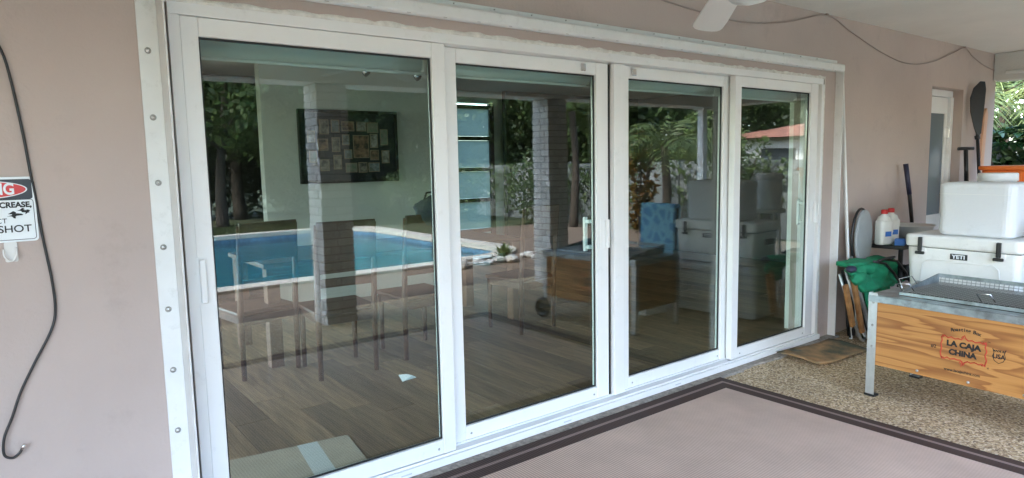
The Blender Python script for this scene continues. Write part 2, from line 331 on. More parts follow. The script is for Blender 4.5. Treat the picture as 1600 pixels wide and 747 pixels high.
# corner fill so the cut-outs round the coping close
for q in ((-1, -1), (-1, 1), (1, -1), (1, 1)):
    cx = PX0 if q[0] < 0 else PX1; cy_ = PY0 if q[1] < 0 else PY1
    xs = sorted([cx+q[0]*.45, cx-q[0]*.5]); ys = sorted([cy_+q[1]*.45, cy_-q[1]*.5])
    pts = [(cx+q[0]*.45, cy_+q[1]*.45, -.008), (cx-q[0]*.52, cy_+q[1]*.45, -.008), (cx-q[0]*.10, cy_-q[1]*.12+q[1]*.02, -.008), (cx+q[0]*.45, cy_-q[1]*.52, -.008)]
    tag(MB().add(pts, [(0, 1, 2, 3)]).build('deck_corner', m_deck if q[1] > 0 else m_lawn), kind='structure')

# ------------------------------------------------------------------ house
house = empty('house', (0, .1, 0), 0, 'mauve stucco house with a covered porch and white ceiling', 'house')
H = lambda mb, name, m, parent=house, **k: mb.build(name, m, parent, loc=(0, -.1, 0) if parent is house else (0, 0, 0), **k)
def wallgrid(us, zs, holes, y0, y1, axis='x'):
    mb = MB()
    def P(u, t, z): return (u, t, z) if axis == 'x' else (t, u, z)
    def solid(i, j):
        if not (0 <= i < len(us)-1 and 0 <= j < len(zs)-1): return False
        cu, cz = (us[i]+us[i+1])/2, (zs[j]+zs[j+1])/2
        return not any(a < cu < b and c < cz < d for a, b, c, d in holes)
    for i in range(len(us)-1):
        for j in range(len(zs)-1):
            if not solid(i, j): continue
            a, b, c, d = us[i], us[i+1], zs[j], zs[j+1]
            for t in (y0, y1): mb.add([P(a, t, c), P(b, t, c), P(b, t, d), P(a, t, d)], [(0, 1, 2, 3)])
            for (ii, jj, q) in ((i-1, j, ((a, c), (a, d))), (i+1, j, ((b, c), (b, d))), (i, j-1, ((a, c), (b, c))), (i, j+1, ((a, d), (b, d)))):
                if not solid(ii, jj):
                    (u1, z1), (u2, z2) = q; mb.add([P(u1, y0, z1), P(u2, y0, z2), P(u2, y1, z2), P(u1, y1, z1)], [(0, 1, 2, 3)])
    bm_me = mb.mesh('wall'); bm = bmesh.new(); bm.from_mesh(bm_me); bmesh.ops.remove_doubles(bm, verts=bm.verts, dist=1e-4); bmesh.ops.recalc_face_normals(bm, faces=bm.faces); bm.to_mesh(bm_me); bm.free()
    return bm_me
def wall(name, us, zs, holes, y0, y1, m, axis='x', parent=house):
    return link(name, wallgrid(us, zs, holes, y0, y1, axis), m, parent, (0, -.1, 0) if parent is house else (0, 0, 0))
DX0, DX1, DZ1 = .512, 5.085, 2.056
RX0, RX1, RZ1 = 7.09, 7.86, 2.10
wall('facade_wall', [-6, DX0, DX1, RX0, RX1, 8.76], [-.1, .0, DZ1, RZ1, 2.7], [(DX0, DX1, -.2, DZ1), (RX0, RX1, 0, RZ1)], 0, .24, m_stucco)
# the two room end walls and back wall; unseen openings added to daylight the room
wall('side_wall', [.24, .4, 4.6, 5.25], [-.1, .05, 2.4, 2.7], [(.4, 4.6, .05, 2.4)], -3.2, -3.0, m_intwall, 'y')
wall('side_wall', [.24, 5.25], [-.1, 2.7], [], 8.56, 8.76, m_stucco, 'y')
wall('back_wall', [-3.0, -2.8, .6, 4.86, 5.64, 8.56], [-.1, .05, .3, 2.30, 2.7], [(4.86, 5.64, .05, 2.30), (-2.8, .6, .05, 2.3)] , 5.1, 5.25, m_intwall)
wall('partition_wall', [2.07, 4.32], [0, 2.5], [], 4.0, 4.12, m_intwall)
wall('partition_wall', [4.12, 5.098], [0, 2.5], [], 4.2, 4.32, m_intwall, 'y')
wall('hall_wall', [.9, 4.2], [0, 2.5], [], 5.0, 5.05, m_darkwall)  # dark colour imitates the unlit hall
wall('partition_wall', [4.0, 5.09], [0, 2.5], [], .8, .9, m_intwall, 'y')  # unseen wall added to keep window light out of the hall
wall('shade_wall', [5.72, 8.5], [.0, 2.5], [], 4.9, 4.98, m_darkwall)
wall('shade_wall', [.25, 4.89], [.03, 2.45], [], 8.44, 8.5, m_darkwall, 'y')  # dark lining added to dim the room's right side
wall('return_wall', [.245, .285], [0, 2.5], [], 5.10, 5.24, m_intwall, 'y')
wall('left_light_block', [-3.4, -.002], [-.1, 2.52], [], -4.2, -4.0, m_stucco, 'y')  # unseen wall added to cut light entering the porch from the left
mb = MB().box(-3.0, 8.56, .245, 5.095, 2.46, 2.52); H(mb, 'room_ceiling', m_ceil)
# porch roof, beams, house roof
mb = MB().box(-6, 9.1, -3.7, -.002, 2.524, 2.66); H(mb, 'porch_ceiling', m_ceil)
mb = MB().box(-6, 8.66, -3.40, -3.05, 2.19, 2.523); H(mb, 'beam', m_ceil, bevel=.008)
mb = MB().box(8.665, 8.90, -3.40, -.003, 2.235, 2.523); H(mb, 'beam', m_ceil, bevel=.008)
mb = MB().prism([(-3.85, 2.70), (5.4, 2.70), (5.4, 2.95), (1, 4.1), (-3.85, 2.9)], 'x', -3.4, 9.2); H(mb, 'roof', m_roof)
mb = MB().box(8.61, 8.655, -1.6, -.12, 2.29, 2.33); H(mb, 'conduit', m_ceil, bevel=.01)
# recess door on the right
rd = empty('recessed_door', (7.3, .07, 0), 0, 'narrow white door with a tall glass light set deep in the wall', 'door')
RD = lambda n_, m_, x0, x1, y0, y1, z0, z1, p=None, b=.004: box(n_, m_, p or rd, x0-7.3, x1-7.3, y0-.18, y1-.18, z0, z1, bevel=b)
RD('frame', m_white, 7.10, 7.855, .20, .26, 2.03, 2.095); RD('frame', m_white, 7.79, 7.855, .19, .26, 0.01, 2.03)
dp = RD('door_leaf', m_white, 7.12, 7.785, .22, .25, .02, 2.025)
gl = MB().box(7.15-7.3, 7.66-7.3, .205-.18, .218-.18, .85, 1.86).build('glass_light', mat('tinted_light', (.16, .19, .22), .12), dp)
for a, b, c, d in ((7.13, 7.15, .84, 1.87), (7.66, 7.68, .84, 1.87), (7.15, 7.66, 1.861, 1.885), (7.15, 7.66, .82, .849)): RD('glazing_bead', m_white, a, b, .196, .219, c, d, dp, .002)
RD('hinge', m_chrome, 7.780, 7.792, .195, .22, 1.62, 1.72, dp, .001)

# ------------------------------------------------------------------ brick columns and porch post
bm_brick = {}
def brick_mesh(lx, ly, lz):
    k = (round(lx, 3), round(ly, 3), round(lz, 3))
    if k not in bm_brick:
        bm = bmesh.new(); bmesh.ops.create_cube(bm, size=1); bmesh.ops.scale(bm, vec=(lx, ly, lz), verts=bm.verts)
        bmesh.ops.bevel(bm, geom=bm.edges[:], offset=.005, segments=1, affect='EDGES')
        me = bpy.data.meshes.new('brick'); bm.to_mesh(me); bm.free(); me.materials.append(m_brick); bm_brick[k] = me
    return bm_brick[k]
def column(x, y, s, top, label):
    c = empty('brick_column', (x, y, 0), 0, label, 'column', 'brick porch columns')
    box('core', m_mortar, c, -s/2+.012, s/2-.012, -s/2+.012, s/2-.012, 0, top)
    ch = .072; nrow = int(top/ch); t = .07; ch = top/nrow
    for i in range(nrow):
        z = (i+.5)*ch
        for k in range(4):
            d1 = (s-t)*(.62 if i % 2 else .40); L_ = s-t
            for (a, b) in ((-s/2+(t if i % 2 == 0 else 0), d1-s/2+(t if i % 2 == 0 else 0)), (d1-s/2+(t if i % 2 == 0 else 0), s/2-(0 if i % 2 == 0 else t))):
                l = b-a-.009; o = link('brick', brick_mesh(l, t, ch-.010), None, c)
                j = random.uniform(-.0025, .0025)
                p = Matrix.Rotation(k*math.pi/2, 4, 'Z') @ Vector(((a+b)/2, -s/2+t/2+j, z)); o.location = p; o.rotation_euler = (random.uniform(-.01, .01), 0, k*math.pi/2)
column(2.42, -3.20, .30, 2.185, 'white painted brick column mirrored in the first door panel')
column(5.27, -3.26, .30, 2.185, 'white painted brick column mirrored in the second door panel behind the roasting box')
pp = empty('porch_post', (8.12, -3.2, 0), 0, 'slim white metal porch post mirrored in the third door panel', 'post')
box('shaft', m_white, pp, -.05, .05, -.05, .05, .02, 2.18, .006); box('base_plate', m_white, pp, -.09, .09, -.09, .09, .001, .02); box('cap_plate', m_white, pp, -.09, .09, -.09, .09, 2.165, 2.187)

# ------------------------------------------------------------------ sliding glass doors
sd_ = empty('sliding_glass_door', (2.8, 0, 0), 0, 'wide white framed sliding glass door of four panels reflecting the pool', 'sliding door')
ox = 2.8
def SD(n_, m_, x0, x1, y0, y1, z0, z1, p=None, b=.003): return box(n_, m_, p or sd_, x0-ox, x1-ox, y0, y1, z0, z1, bevel=b)
SD('jamb', m_white, .522, .5592, -.004, .16, .05, 2.0, b=.0015); SD('jamb', m_white, 5.035, 5.068, -.012, .16, .05, 2.0)
SD('head', m_white, .522, 5.068, -.005, .16, 2.0005, 2.046, b=.002)
SD('sill', m_white, .50, 5.085, -.028, .16, .012, .0495)
SD('track_rib', m_white, .56, 5.03, -.016, -.006, .05, .062); SD('track_rib', m_white, .56, 5.03, .052, .060, .05, .062)
for x in (1.35, 2.35, 3.30, 4.45): SD('weep_slot', mat('weep', (.55, .57, .58), .5) if x == 1.35 else bpy.data.materials['weep'], x, x+.055, -.0295, -.027, .026, .032, b=0)
def panel(x0, x1, g0, g1, yf, pull=None, lev=None):
    p = MB(); yb = yf+.045; zb, zt, z0, z1 = .13, 1.93, .058, 1.999
    p.box(x0-ox, g0-ox, yf, yb, z0, z1); p.box(g1-ox, x1-ox, yf, yb, z0, z1)
    p.box(g0-ox, g1-ox, yf+.0015, yb-.0015, z0, zb); p.box(g0-ox, g1-ox, yf+.0015, yb-.0015, zt, z1)
    d = p.build('door_panel', m_white, sd_, bevel=.004)
    gk = MB(); w_ = .007
    gk.box(g0-ox, g0-ox+w_, yf+.016, yf+.024, zb, zt); gk.box(g1-ox-w_, g1-ox, yf+.016, yf+.024, zb, zt)
    gk.box(g0-ox+w_, g1-ox-w_, yf+.016, yf+.024, zb, zb+w_); gk.box(g0-ox+w_, g1-ox-w_, yf+.016, yf+.024, zt-w_, zt); gk.build('gasket', m_gasket, d)
    MB().box(g0-ox+.001, g1-ox-.001, yf+.0242, yf+.0322, zb+.001, zt-.001).build('glass_pane', m_glass, d)
    for sx in (g0+.03, g1-.03):
        s = MB().lathe([(0, 0), (.006, 0), (.005, .003), (0, .004)], n=10).mesh('screw'); link('screw', s, m_screw, d, (sx-ox, yf+.0005, z0+.03), (R(90), 0, 0))
    if pull:
        px, dx = pull
        box('pull', m_white, d, px-ox-.011, px-ox+.011, yf-.022, yf-.002, .95, 1.115, .004); box('pull_plate', m_white, d, px-ox-.016+dx, px-ox+.016+dx, yf-.003, yf+.001, .945, 1.12, .001)
    if lev:
        h = MB().box(lev-ox-.012, lev-ox+.012, yb+.03, yb+.05, .93, 1.13); h.box(lev-ox-.01, lev-ox+.03, yb, yb+.032, .945, .965); h.box(lev-ox-.01, lev-ox+.03, yb, yb+.032, 1.095, 1.115)
        h.build('inside_handle', m_white, d, bevel=.005)
    return d
panel(.560, 1.672, .621, 1.601, .000, pull=(.575, 0))
panel(1.655, 2.795, 1.771, 2.701, .062, pull=(2.775, -.03), lev=2.69)
panel(2.835, 3.985, 2.968, 3.893, .062)
panel(3.935, 5.005, 4.006, 4.899, .000, pull=(4.985, -.03), lev=4.91)
SD('astragal', m_white, 2.812, 2.900, .030, .061, .06, 1.998); SD('gap_shade_strip', m_gasket, 2.797, 2.811, .064, .10, .06, 1.995, b=0)  # black strip imitates the shade in the gap beside the astragal
for x in (2.58, 2.99):
    SD('top_latch', m_chrome, x, x+.035, .052, .060, 1.945, 1.985)
# ragged caulk round the frame
def ragged(name, x0, x1, z, amp, n_, hgt):
    mb = MB(); v = []; f = []
    for i in range(n_+1):
        x = x0+(x1-x0)*i/n_; a = hgt+amp*(math.sin(i*.9)*.3+random.random())
        v += [(x-ox, .01, z-.004), (x-ox, -.0055, z), (x-ox, -.007-.004*random.random(), z+a*.5), (x-ox, -.0012, z+a)]
    for i in range(n_):
        for k in range(3): f.append((4*i+k, 4*i+4+k, 4*i+5+k, 4*i+1+k))
    mb.add(v, f, True).build(name, m_caulk, sd_)
ragged('caulk_bead', .50, 5.08, 2.043, .008, 150, .0165)
mb = MB(); v = []; f = []
for i in range(81):
    z = .03+2.03*i/80; a = .012+.010*random.random(); v += [(5.067-ox, -.010, z), (5.067-ox+a*.6, -.012, z), (5.067-ox+a, -.001, z)]
for i in range(80):
    for k in range(2): f.append((3*i+k, 3*i+3+k, 3*i+4+k, 3*i+1+k))
mb.add(v, f, True).build('caulk_bead', m_caulk, sd_)
# concrete ledge below the sill, broken along its outer edge
v = []; f = []; N = 160
for i in range(N+1):
    x = .3+5.0*i/N; e_ = -.085-.010*math.sin(i*.35)-.012*random.random()-(.02 if i % 29 == 0 else 0)
    v += [(x, .05, .0115), (x, e_+.012, .0115+random.uniform(-.002, .001)), (x, e_, .0)]
for i in range(N):
    for k in range(2): f.append((3*i+k, 3*i+3+k, 3*i+4+k, 3*i+1+k))
tag(MB().add(v, f).build('concrete_ledge', m_ledge), kind='structure')

# storm-shutter tracks
def bolts(parent, pts, rot, r=.011):
    me = MB().lathe([(0, .006), (r*.5, .0058), (r*.9, .003), (r, 0)], n=12).mesh('bolt')
    me2 = MB().lathe([(0, .0085), (r*.35, .0080), (r*.36, .004)], n=6).mesh('slot')
    for p in pts:
        b = link('bolt', me, m_screw, parent, p, rot); link('bolt_head', me2, m_chrome, b)
lt = empty('shutter_track', (.487, 0, 0), 0, 'white vertical shutter track with a row of bolts left of the doors', 'shutter track')
box('flange', m_track, lt, -.065, -.0005, -.008, -.001, -.0, 2.30, .0015); box('leg', m_track, lt, 0, .004, -.115, -.001, 0, 2.30, .001); box('lip', m_track, lt, .0043, .006, -.1152, -.10, 0, 2.30, 0)
bolts(lt, [(-.036, -.008, z) for z in (.26, .487, .718, .945, 1.173, 1.404, 1.634, 1.864, 2.09)], (R(90), 0, 0))
r_t = empty('shutter_track', (5.253, 0, 0), 0, 'pale grey vertical shutter track right of the doors', 'shutter track')
box('leg', m_track, r_t, 0, .004, -.062, -.001, 0, 2.125, .001); box('flange', m_track, r_t, .0045, .07, -.008, -.001, 0, 2.125, .001); box('lip', m_track, r_t, .0045, .012, -.0625, -.045, 0, 2.125, .001)
hd = empty('shutter_header', (.45, 0, 2.117), 0, 'long white shutter header rail running above the sliding doors', 'shutter track')
mb = MB().prism([(-.001, .075), (-.012, .075), (-.012, .052), (-.030, .050), (-.066, .040), (-.074, .030), (-.074, -.012), (-.066, -.020), (-.050, -.022), (-.050, -.012), (-.001, -.012)], 'x', 0, 4.80)
mb.build('rail', m_track, hd, bevel=.002)
bolts(hd, [(.12+.23*i, -.012, .064) for i in range(20)], (R(90), 0, 0), .004)
for i in range(26): box('weep_slot', m_screw, hd, .08+.183*i, .098+.183*i, -.0705, -.0660, -.0185, -.0165)

# ------------------------------------------------------------------ inside the room
fl = sheet('room_floor', [-3.0, 8.56], [.16, 5.1], [], .028, mat('underlay', (.03, .025, .02), .9))
pm = {}
for i in range(46):
    x = -.1+i*.186; y = .17-random.random()*1.1
    while y < 5.05:
        y0 = max(y, .17); y1 = min(y+1.22, 5.05)
        if y1-y0 > .05:
            k = round(y1-y0, 2)
            if k not in pm: pm[k] = MB().box(-.0915, .0915, -k/2+.001, k/2-.001, 0, .010).mesh('plank'); pm[k].materials.append(m_plank)
            link('plank', pm[k], None, fl, (x, (y0+y1)/2, .0285))
        y += 1.222
def chair(x, y, rz, label, mt=m_chairw):
    c = empty('dining_chair', (x, y, .039), rz, label, 'chair', 'dining chairs behind the glass')
    box('seat', mt, c, -.22, .22, -.21, .22, .43, .465, .012)
    for sx in (-1, 1):
        MB().tube([(sx*.195, -.20, 0), (sx*.195, -.205, .45), (sx*.195, -.26, 1.04)], [.017, .022, .017], 8).build('leg', mt, c)
        MB().tube([(sx*.19, .19, 0), (sx*.19, .19, .43)], [.016, .022], 8).build('leg', mt, c)
        box('rail', mt, c, sx*.19-.01, sx*.19+.01, -.19, .18, .38, .43)
    box('rail', mt, c, -.18, .18, -.215, -.195, .37, .43)
    MB().prism([(-.255, .80), (-.235, .80), (-.262, 1.06), (-.282, 1.06)], 'x', -.20, .20).build('backrest', mt, c, bevel=.006)
    MB().prism([(-.222, .62), (-.207, .62), (-.214, .68), (-.229, .68)], 'x', -.18, .18).build('back_slat', mt, c)
    return c
chair(1.36, 2.10, R(8), 'brown dining chair nearest the dark hall, at the left end')
chair(1.80, 1.72, R(-4), 'brown dining chair seen beside the mirrored brick column in the first panel')
chair(2.45, 1.78, 0, 'brown dining chair with a dark bag on its back')
chair(3.50, 1.80, R(6), 'brown dining chair seen in the second door panel')
tb = empty('dining_table', (2.55, 2.45, .039), 0, 'light wood dining table behind the brown chairs', 'table')
box('table_top', m_tablew, tb, -1.15, 1.15, -.45, .45, .715, .75, .006)
for sx in (-1, 1):
    for sy in (-1, 1): box('leg', m_tablew, tb, sx*1.08-.045, sx*1.08+.045, sy*.38-.045, sy*.38+.045, 0, .714, .004)
box('apron', m_tablew, tb, -1.03, 1.03, -.39, -.37, .62, .713)
def blob(name, m, parent, c, s, seed, amp=.18, sub=3):
    bm = bmesh.new(); bmesh.ops.create_icosphere(bm, subdivisions=sub, radius=1)
    from mathutils import noise
    for vv in bm.verts:
        d = 1+amp*noise.noise(vv.co*1.7+Vector((seed, 0, 0)))+amp*.5*noise.noise(vv.co*4+Vector((0, seed, 0))); vv.co = Vector((vv.co.x*s[0]*d, vv.co.y*s[1]*d, vv.co.z*s[2]*d))
    me = bpy.data.meshes.new(name); bm.to_mesh(me); bm.free(); me.polygons.foreach_set('use_smooth', [True]*len(me.polygons)); return link(name, me, m, parent, c)
bg_ = empty('bag', (2.50, 1.53, 1.10), 0, 'dark slate bag slung over the back of a dining chair', 'bag')
blob('body', mat('bag_cloth', (.035, .042, .055), .8, bump=.4, bscale=20), bg_, (0, 0, .02), (.17, .06, .11), 3, .25); MB().tube([(-.1, 0, .06), (-.06, 0, .15), (.05, 0, .16), (.09, 0, .08)], .008).build('handle', m_black, bg_)
# photo frame on the far wall
pf = empty('photo_frame', (2.964, 3.985, 1.66), 0, 'large black collage frame of many small photographs on the far wall', 'picture frame')
box('backing', m_signb, pf, -.53, .53, -.012, .012, -.36, .36)
for a in ((-.55, .55, .34, .375), (-.55, .55, -.375, -.34), (-.55, -.52, -.34, .34), (.52, .55, -.34, .34)): box('frame', m_black, pf, a[0], a[1], -.03, .014, a[2], a[3], .004)
prints = [mat('print_%d' % i, c, .3, col2=c2, vscale=18, detail=2) for i, (c, c2) in enumerate([((.42, .36, .30), (.08, .07, .07)), ((.30, .34, .36), (.10, .12, .10)), ((.40, .24, .16), (.07, .05, .05)), ((.52, .50, .46), (.16, .14, .12)), ((.20, .26, .18), (.34, .30, .26))])]
lay = [(-.28, .20, .10, .15), (-.16, .21, .09, .13), (-.02, .21, .14, .10), (.13, .21, .11, .10), (.26, .20, .13, .11), (-.16, .02, .09, .15), (-.05, .07, .08, .11), (.12, .0, .18, .24), (.27, .06, .09, .15), (.39, .10, .09, .17), (-.15, -.16, .09, .15), (-.03, -.08, .09, .10), (.27, -.09, .10, .11), (.40, -.11, .09, .14), (0.0, -.22, .13, .10), (.13, -.22, .10, .11), (.26, -.22, .13, .10), (-.30, .02, .11, .12), (-.42, .10, .08, .12), (-.41, -.10, .08, .12), (-.29, -.19, .10, .12)]
for i, (x, z, w_, h_) in enumerate(lay):
    mt = box('print_mount', m_card, pf, x-w_/2, x+w_/2, -.0165, -.0125, z-h_/2, z+h_/2); box('print', m_signr if 0 else prints[i % 5 if i != 7 else 2], mt, x-w_/2+.008, x+w_/2-.008, -.018, -.0167, z-h_/2+.008, z+h_/2-.008)
# frosted entrance door
fd = empty('frosted_door', (5.25, 5.1, .04), 0, 'modern entrance door with stacked frosted glass panes deep in the room', 'door')
box('stile', m_black, fd, -.385, -.31, -.03, .03, 0, 2.25, .003); box('stile', m_black, fd, .31, .385, -.03, .03, 0, 2.25, .003)
for i in range(6): box('rail', m_black, fd, -.309, .309, -.028, .028, .02+i*.43, .075+i*.43)
for i in range(5): box('pane', m_frost, fd, -.308, .308, -.004, .004, .078+i*.43, .447+i*.43)
for i, (x, y) in enumerate(((2.86, 3.4), (3.45, 3.45))):
    s = empty('ceiling_spot', (x, y, 2.46), 0, ['small silver ceiling spotlight nearer the brick column reflection', 'small silver ceiling spotlight above the right end of the photo frame'][i], 'spotlight', 'ceiling spots')
    MB().lathe([(0, 0), (.045, 0), (.045, -.015), (0, -.015)], n=16).build('mount', m_chrome, s); MB().tube([(0, 0, -.01), (.0, -.02, -.07)], .007).build('arm', m_chrome, s)
    MB().tube([(-.01, 0, -.06), (.03, -.06, -.13)], [.025, .038], 12).build('lamp_head', m_chrome, s)
for i, (a, b) in enumerate(((.60, 1.668), (1.80, 2.775), (3.0, 3.965), (4.03, 5.02))):
    bl = empty('roller_blind', ((a+b)/2, .235, 1.945), 0, 'rolled up pale roller blind behind the %s door panel' % ['first', 'second', 'third', 'fourth'][i], 'blind', 'roller blinds')
    h_ = (b-a)/2
    MB().tube([(-h_+.012, 0, 0), (h_-.012, 0, 0)], .058, 20).build('roll', m_blind, bl); box('bracket', m_white, bl, -h_, -h_+.010, -.05, .05, -.05, .07); box('bracket', m_white, bl, h_-.010, h_, -.05, .05, -.05, .07)
    MB().tube([(-h_+.012, -.05, -.062), (h_-.012, -.05, -.062)], .007, 8).build('hem_bar', m_white, bl)
cs = empty('cardboard_sheet', (1.0, .40, .0385), R(-8), 'flat grey cardboard sheet lying on the floor just inside the first panel', 'cardboard')
box('sheet', m_card, cs, -.36, .32, -.20, .20, .0005, .008, .002); box('tape', mat('paper_tape', (.52, .50, .46), .8), cs, .06, .16, -.195, .195, .0085, .0095)
v = [(-.05, -.03, .0), (.05, -.04, .012), (.06, .04, .004), (-.045, .035, .03), (0, 0, .035), (.02, -.035, .03)]
tag(link('crumpled_paper', MB().add(v, [(0, 1, 5), (5, 1, 4), (1, 2, 4), (2, 3, 4), (3, 0, 4), (0, 5, 4)]).mesh('paper'), m_paper, None, (2.04, 1.18, .0395)), 'crumpled white scrap of paper on the wood floor', 'paper')

# ------------------------------------------------------------------ porch rug, doormat
RXR, RYT, RYB, RXL = 3.675, -.095, -2.40, -1.6
rg = empty('outdoor_rug', (1, -1.2, 0), 0, 'large mauve woven outdoor rug with dark brown striped border', 'rug')
def ring(name, o, i, z, m):
    x0, x1, y0, y1 = RXL+o-1, RXR-o-1, RYB+o+1.2, RYT-o+1.2; d = i-o
    mb = MB(); t = .004
    mb.box(x0, x1, y1-d, y1, z, z+t); mb.box(x0, x1, y0, y0+d, z, z+t); mb.box(x0, x0+d, y0+d, y1-d, z, z+t); mb.box(x1-d, x1, y0+d, y1-d, z, z+t)
    mb.build(name, m, rg)
ring('border_band', 0, .055, .0125, m_rugd); ring('border_stripe', .055, .078, .0125, m_rugl); ring('border_band', .078, .150, .0125, m_rugd)
box('field', m_rug, rg, RXL+.150-1, RXR-.150-1, RYB+.150+1.2, RYT-.150+1.2, .0125, .0165)
box('edge_binding', m_rugd, rg, RXL-1, RXR-1, RYB+1.2, RYT+1.2, .001, .0122)
v = []; f = []; nx, ny = 14, 8
for j in range(ny+1):
    for i in range(nx+1):
        a, b = i/nx, j/ny; x = 4.43+.66*a-.03*b+.012*math.sin(5*b); y = -.05-.34*b-.05*a; v.append((x-4.75, y+.2, .012+.006*math.sin(a*7+b*3)+(.012*(1-a)**6)))
for j in range(ny):
    for i in range(nx): k = j*(nx+1)+i; f.append((k, k+1, k+nx+2, k+nx+1))
dm = tag(MB().add(v, f, True).build('doormat', m_mat, None, loc=(4.75, -.2, .0)), 'worn brown and green doormat by the right end of the doors', 'doormat')
sm = dm.modifiers.new('s', 'SOLIDIFY'); sm.thickness = .011

# ------------------------------------------------------------------ roasting box
e = Vector((-.06, -.998, 0)); rbz = math.atan2(e.y, e.x)
rb = empty('roasting_box', (4.09, -.84, 0), rbz, 'plywood roasting box on aluminium legs with red and black lettering', 'roasting box')
L_, W_ = 1.10, .60
box('side_panel', m_ply, rb, .012, L_-.012, .004, .022, .20, .605, .001); box('side_panel', m_ply, rb, .012, L_-.012, W_-.022, W_-.004, .20, .605, .001)
box('end_panel', m_ply, rb, .008, .026, .0225, W_-.0225, .20, .605, .001); box('end_panel', m_ply, rb, L_-.026, L_-.008, .0225, W_-.0225, .20, .605, .001)
box('bottom_panel', m_ply, rb, .027, L_-.027, .0225, W_-.0225, .21, .225)
for (x, y, sx, sy) in ((0, 0, 1, 1), (L_, 0, -1, 1), (0, W_, 1, -1), (L_, W_, -1, -1)):
    lo = .0 if x == 0 else .10
    pts = [(0, 0), (.052, 0), (.052, .003), (.003, .003), (.003, .045), (0, .045)]
    MB().prism([(x+sx*(a-.003), y+sy*(b-.0005)) for a, b in pts], 'z', lo+.014, .638).build('leg', m_alu, rb, bevel=.001)
    if x == 0: MB().box(*sorted((x-sx*.008, x+sx*.055)), *sorted((y-sy*.006, y+sy*.05)), 0.001, .0135).build('rubber_foot', m_black, rb, bevel=.003)
    for z in (.58, .44, .31):
        link('leg_screw', MB().lathe([(0, .004), (.006, .003), (.008, 0)], n=10).mesh('leg_screw'), m_screw, rb, (x+sx*.026, y-sy*.0008 if sy > 0 else y+.0008, z), (R(90) if sy > 0 else R(-90), 0, 0))
for y in (-.045, W_+.045):
    wh = MB(); wh.lathe([(.055, -.016), (.088, -.016), (.094, -.008), (.094, .008), (.088, .016), (.055, .016), (.055, -.016)], n=28)
    wl = wh.build('wheel', m_black, rb, loc=(L_-.03, y, .094), rot=(R(90), 0, 0)); MB().lathe([(0, .012), (.018, .012), (.02, .004), (.054, .004), (.054, -.004), (.02, -.004), (.018, -.012), (0, -.012)], n=20).build('hub', m_black, wl)
MB().tube([(L_-.03, -.06, .094), (L_-.03, W_+.06, .094)], .007).build('axle', m_alu, rb)
rim = MB()
for a in ((-.004, L_+.004, -.0045, .0015), (-.004, L_+.004, W_-.0015, W_+.0045)): rim.box(a[0], a[1], a[2], a[3], .583, .622)
for a in ((-.004, .002), (L_-.002, L_+.004)): rim.box(a[0], a[1], .002, W_-.002, .5835, .6215)
rim.build('rim', m_galv, rb, bevel=.0015)
tr = MB()   # the metal lid pan, its flange and well
tr.box(-.002, L_+.002, .0, .075, .6225, .6275); tr.box(-.002, L_+.002, W_-.06, W_, .6225, .6275); tr.box(-.002, .13, .0755, W_-.0605, .6226, .6274); tr.box(L_-.09, L_+.002, .0755, W_-.0605, .6226, .6274)
lid = tr.build('ash_pan', m_galv, rb, bevel=.0015)
box('pan_floor', mat('sooty_steel', (.045, .042, .04), .7, metal=.2, var=.5, vscale=14, bump=.3, bscale=40), lid, .13, L_-.09, .0755, W_-.0605, .560, .566)
fr_ = MB()
fr_.box(.13, L_-.09, .085, .095, .629, .648); fr_.box(.13, L_-.09, W_-.03, W_-.022, .682, .705)
fr_.prism([(.0955, .629), (W_-.0305, .629), (W_-.0305, .705), (W_-.05, .705), (.0955, .648)], 'x', .1302, .136); fr_.prism([(.0955, .629), (W_-.0305, .629), (W_-.0305, .705), (W_-.05, .705), (.0955, .648)], 'x', L_-.096, L_-.0902)
gr = fr_.build('grate_frame', m_galv, rb, bevel=.001)
box('charcoal_bed', bpy.data.materials['sooty_steel'], gr, .139, L_-.099, .097, W_-.035, .629, .634)
wg = MB()
for i in range(36): x = .146+i*(L_-.25)/35; wg.tube([(x, .096, .650), (x, W_-.034, .650), (x, W_-.028, .690)], .0018, 4, False)
for i in range(19): y = .102+i*.0258; wg.tube([(.139, y, .6525), (L_-.1, y, .6525)], .0018, 4, False)
wg.tube([(.139, W_-.032, .668), (L_-.1, W_-.032, .668)], .0018, 4, False)
wg.build('wire_grid', m_screw, gr)
for x in (.14, .55, .95):
    MB().tube([(x, .10, .655), (x-.01, .06, .70), (x+.05, .07, .705), (x+.06, .11, .66)], .003, 6).build('wire_handle', m_chrome, gr)
MB().tube([(.10, .20, .628), (.06, .22, .70), (.06, .38, .70), (.10, .40, .628)], .003, 6).build('wire_handle', m_chrome, rb)
def face_text(txt, x, z, size, m, sx=1.0, bold=0.0, name='lettering', rz=0, shear=0):
    link(name, text_mesh(txt, size, sx, shear, bold=bold, ext=.0004), m, rb, (x, .0033, z), (R(90), rz, 0))
face_text('LA CAJA', .513, .418, .041, m_letter, 1.08, .0022); face_text('CHINA', .510, .371, .040, m_letter, 1.06, .0022)
face_text('www.lacajachina.com', .512, .271, .021, m_letter, .98, .0004); face_text('#2', .366, .386, .026, m_letter, 1, .0005)
for i, ch in enumerate('Roasting Box'):
    t = (i-5.5)/5.5
    face_text(ch, .521+t*.066, .505-.010*t*t, .026, m_letter, 1, .0008, rz=t*.16)
face_text('MADE IN', .680, .425, .014, m_letter, 1.0, .0006); face_text('USA', .680, .395, .034, m_letter, .9, .0009); face_text('TM', .632, .462, .009, m_letter); face_text('®', .634, .322, .012, m_letter)
sh = [(.650, .436), (.657, .416), (.651, .395), (.660, .372), (.680, .360), (.700, .372), (.709, .395), (.703, .416), (.710, .436)]
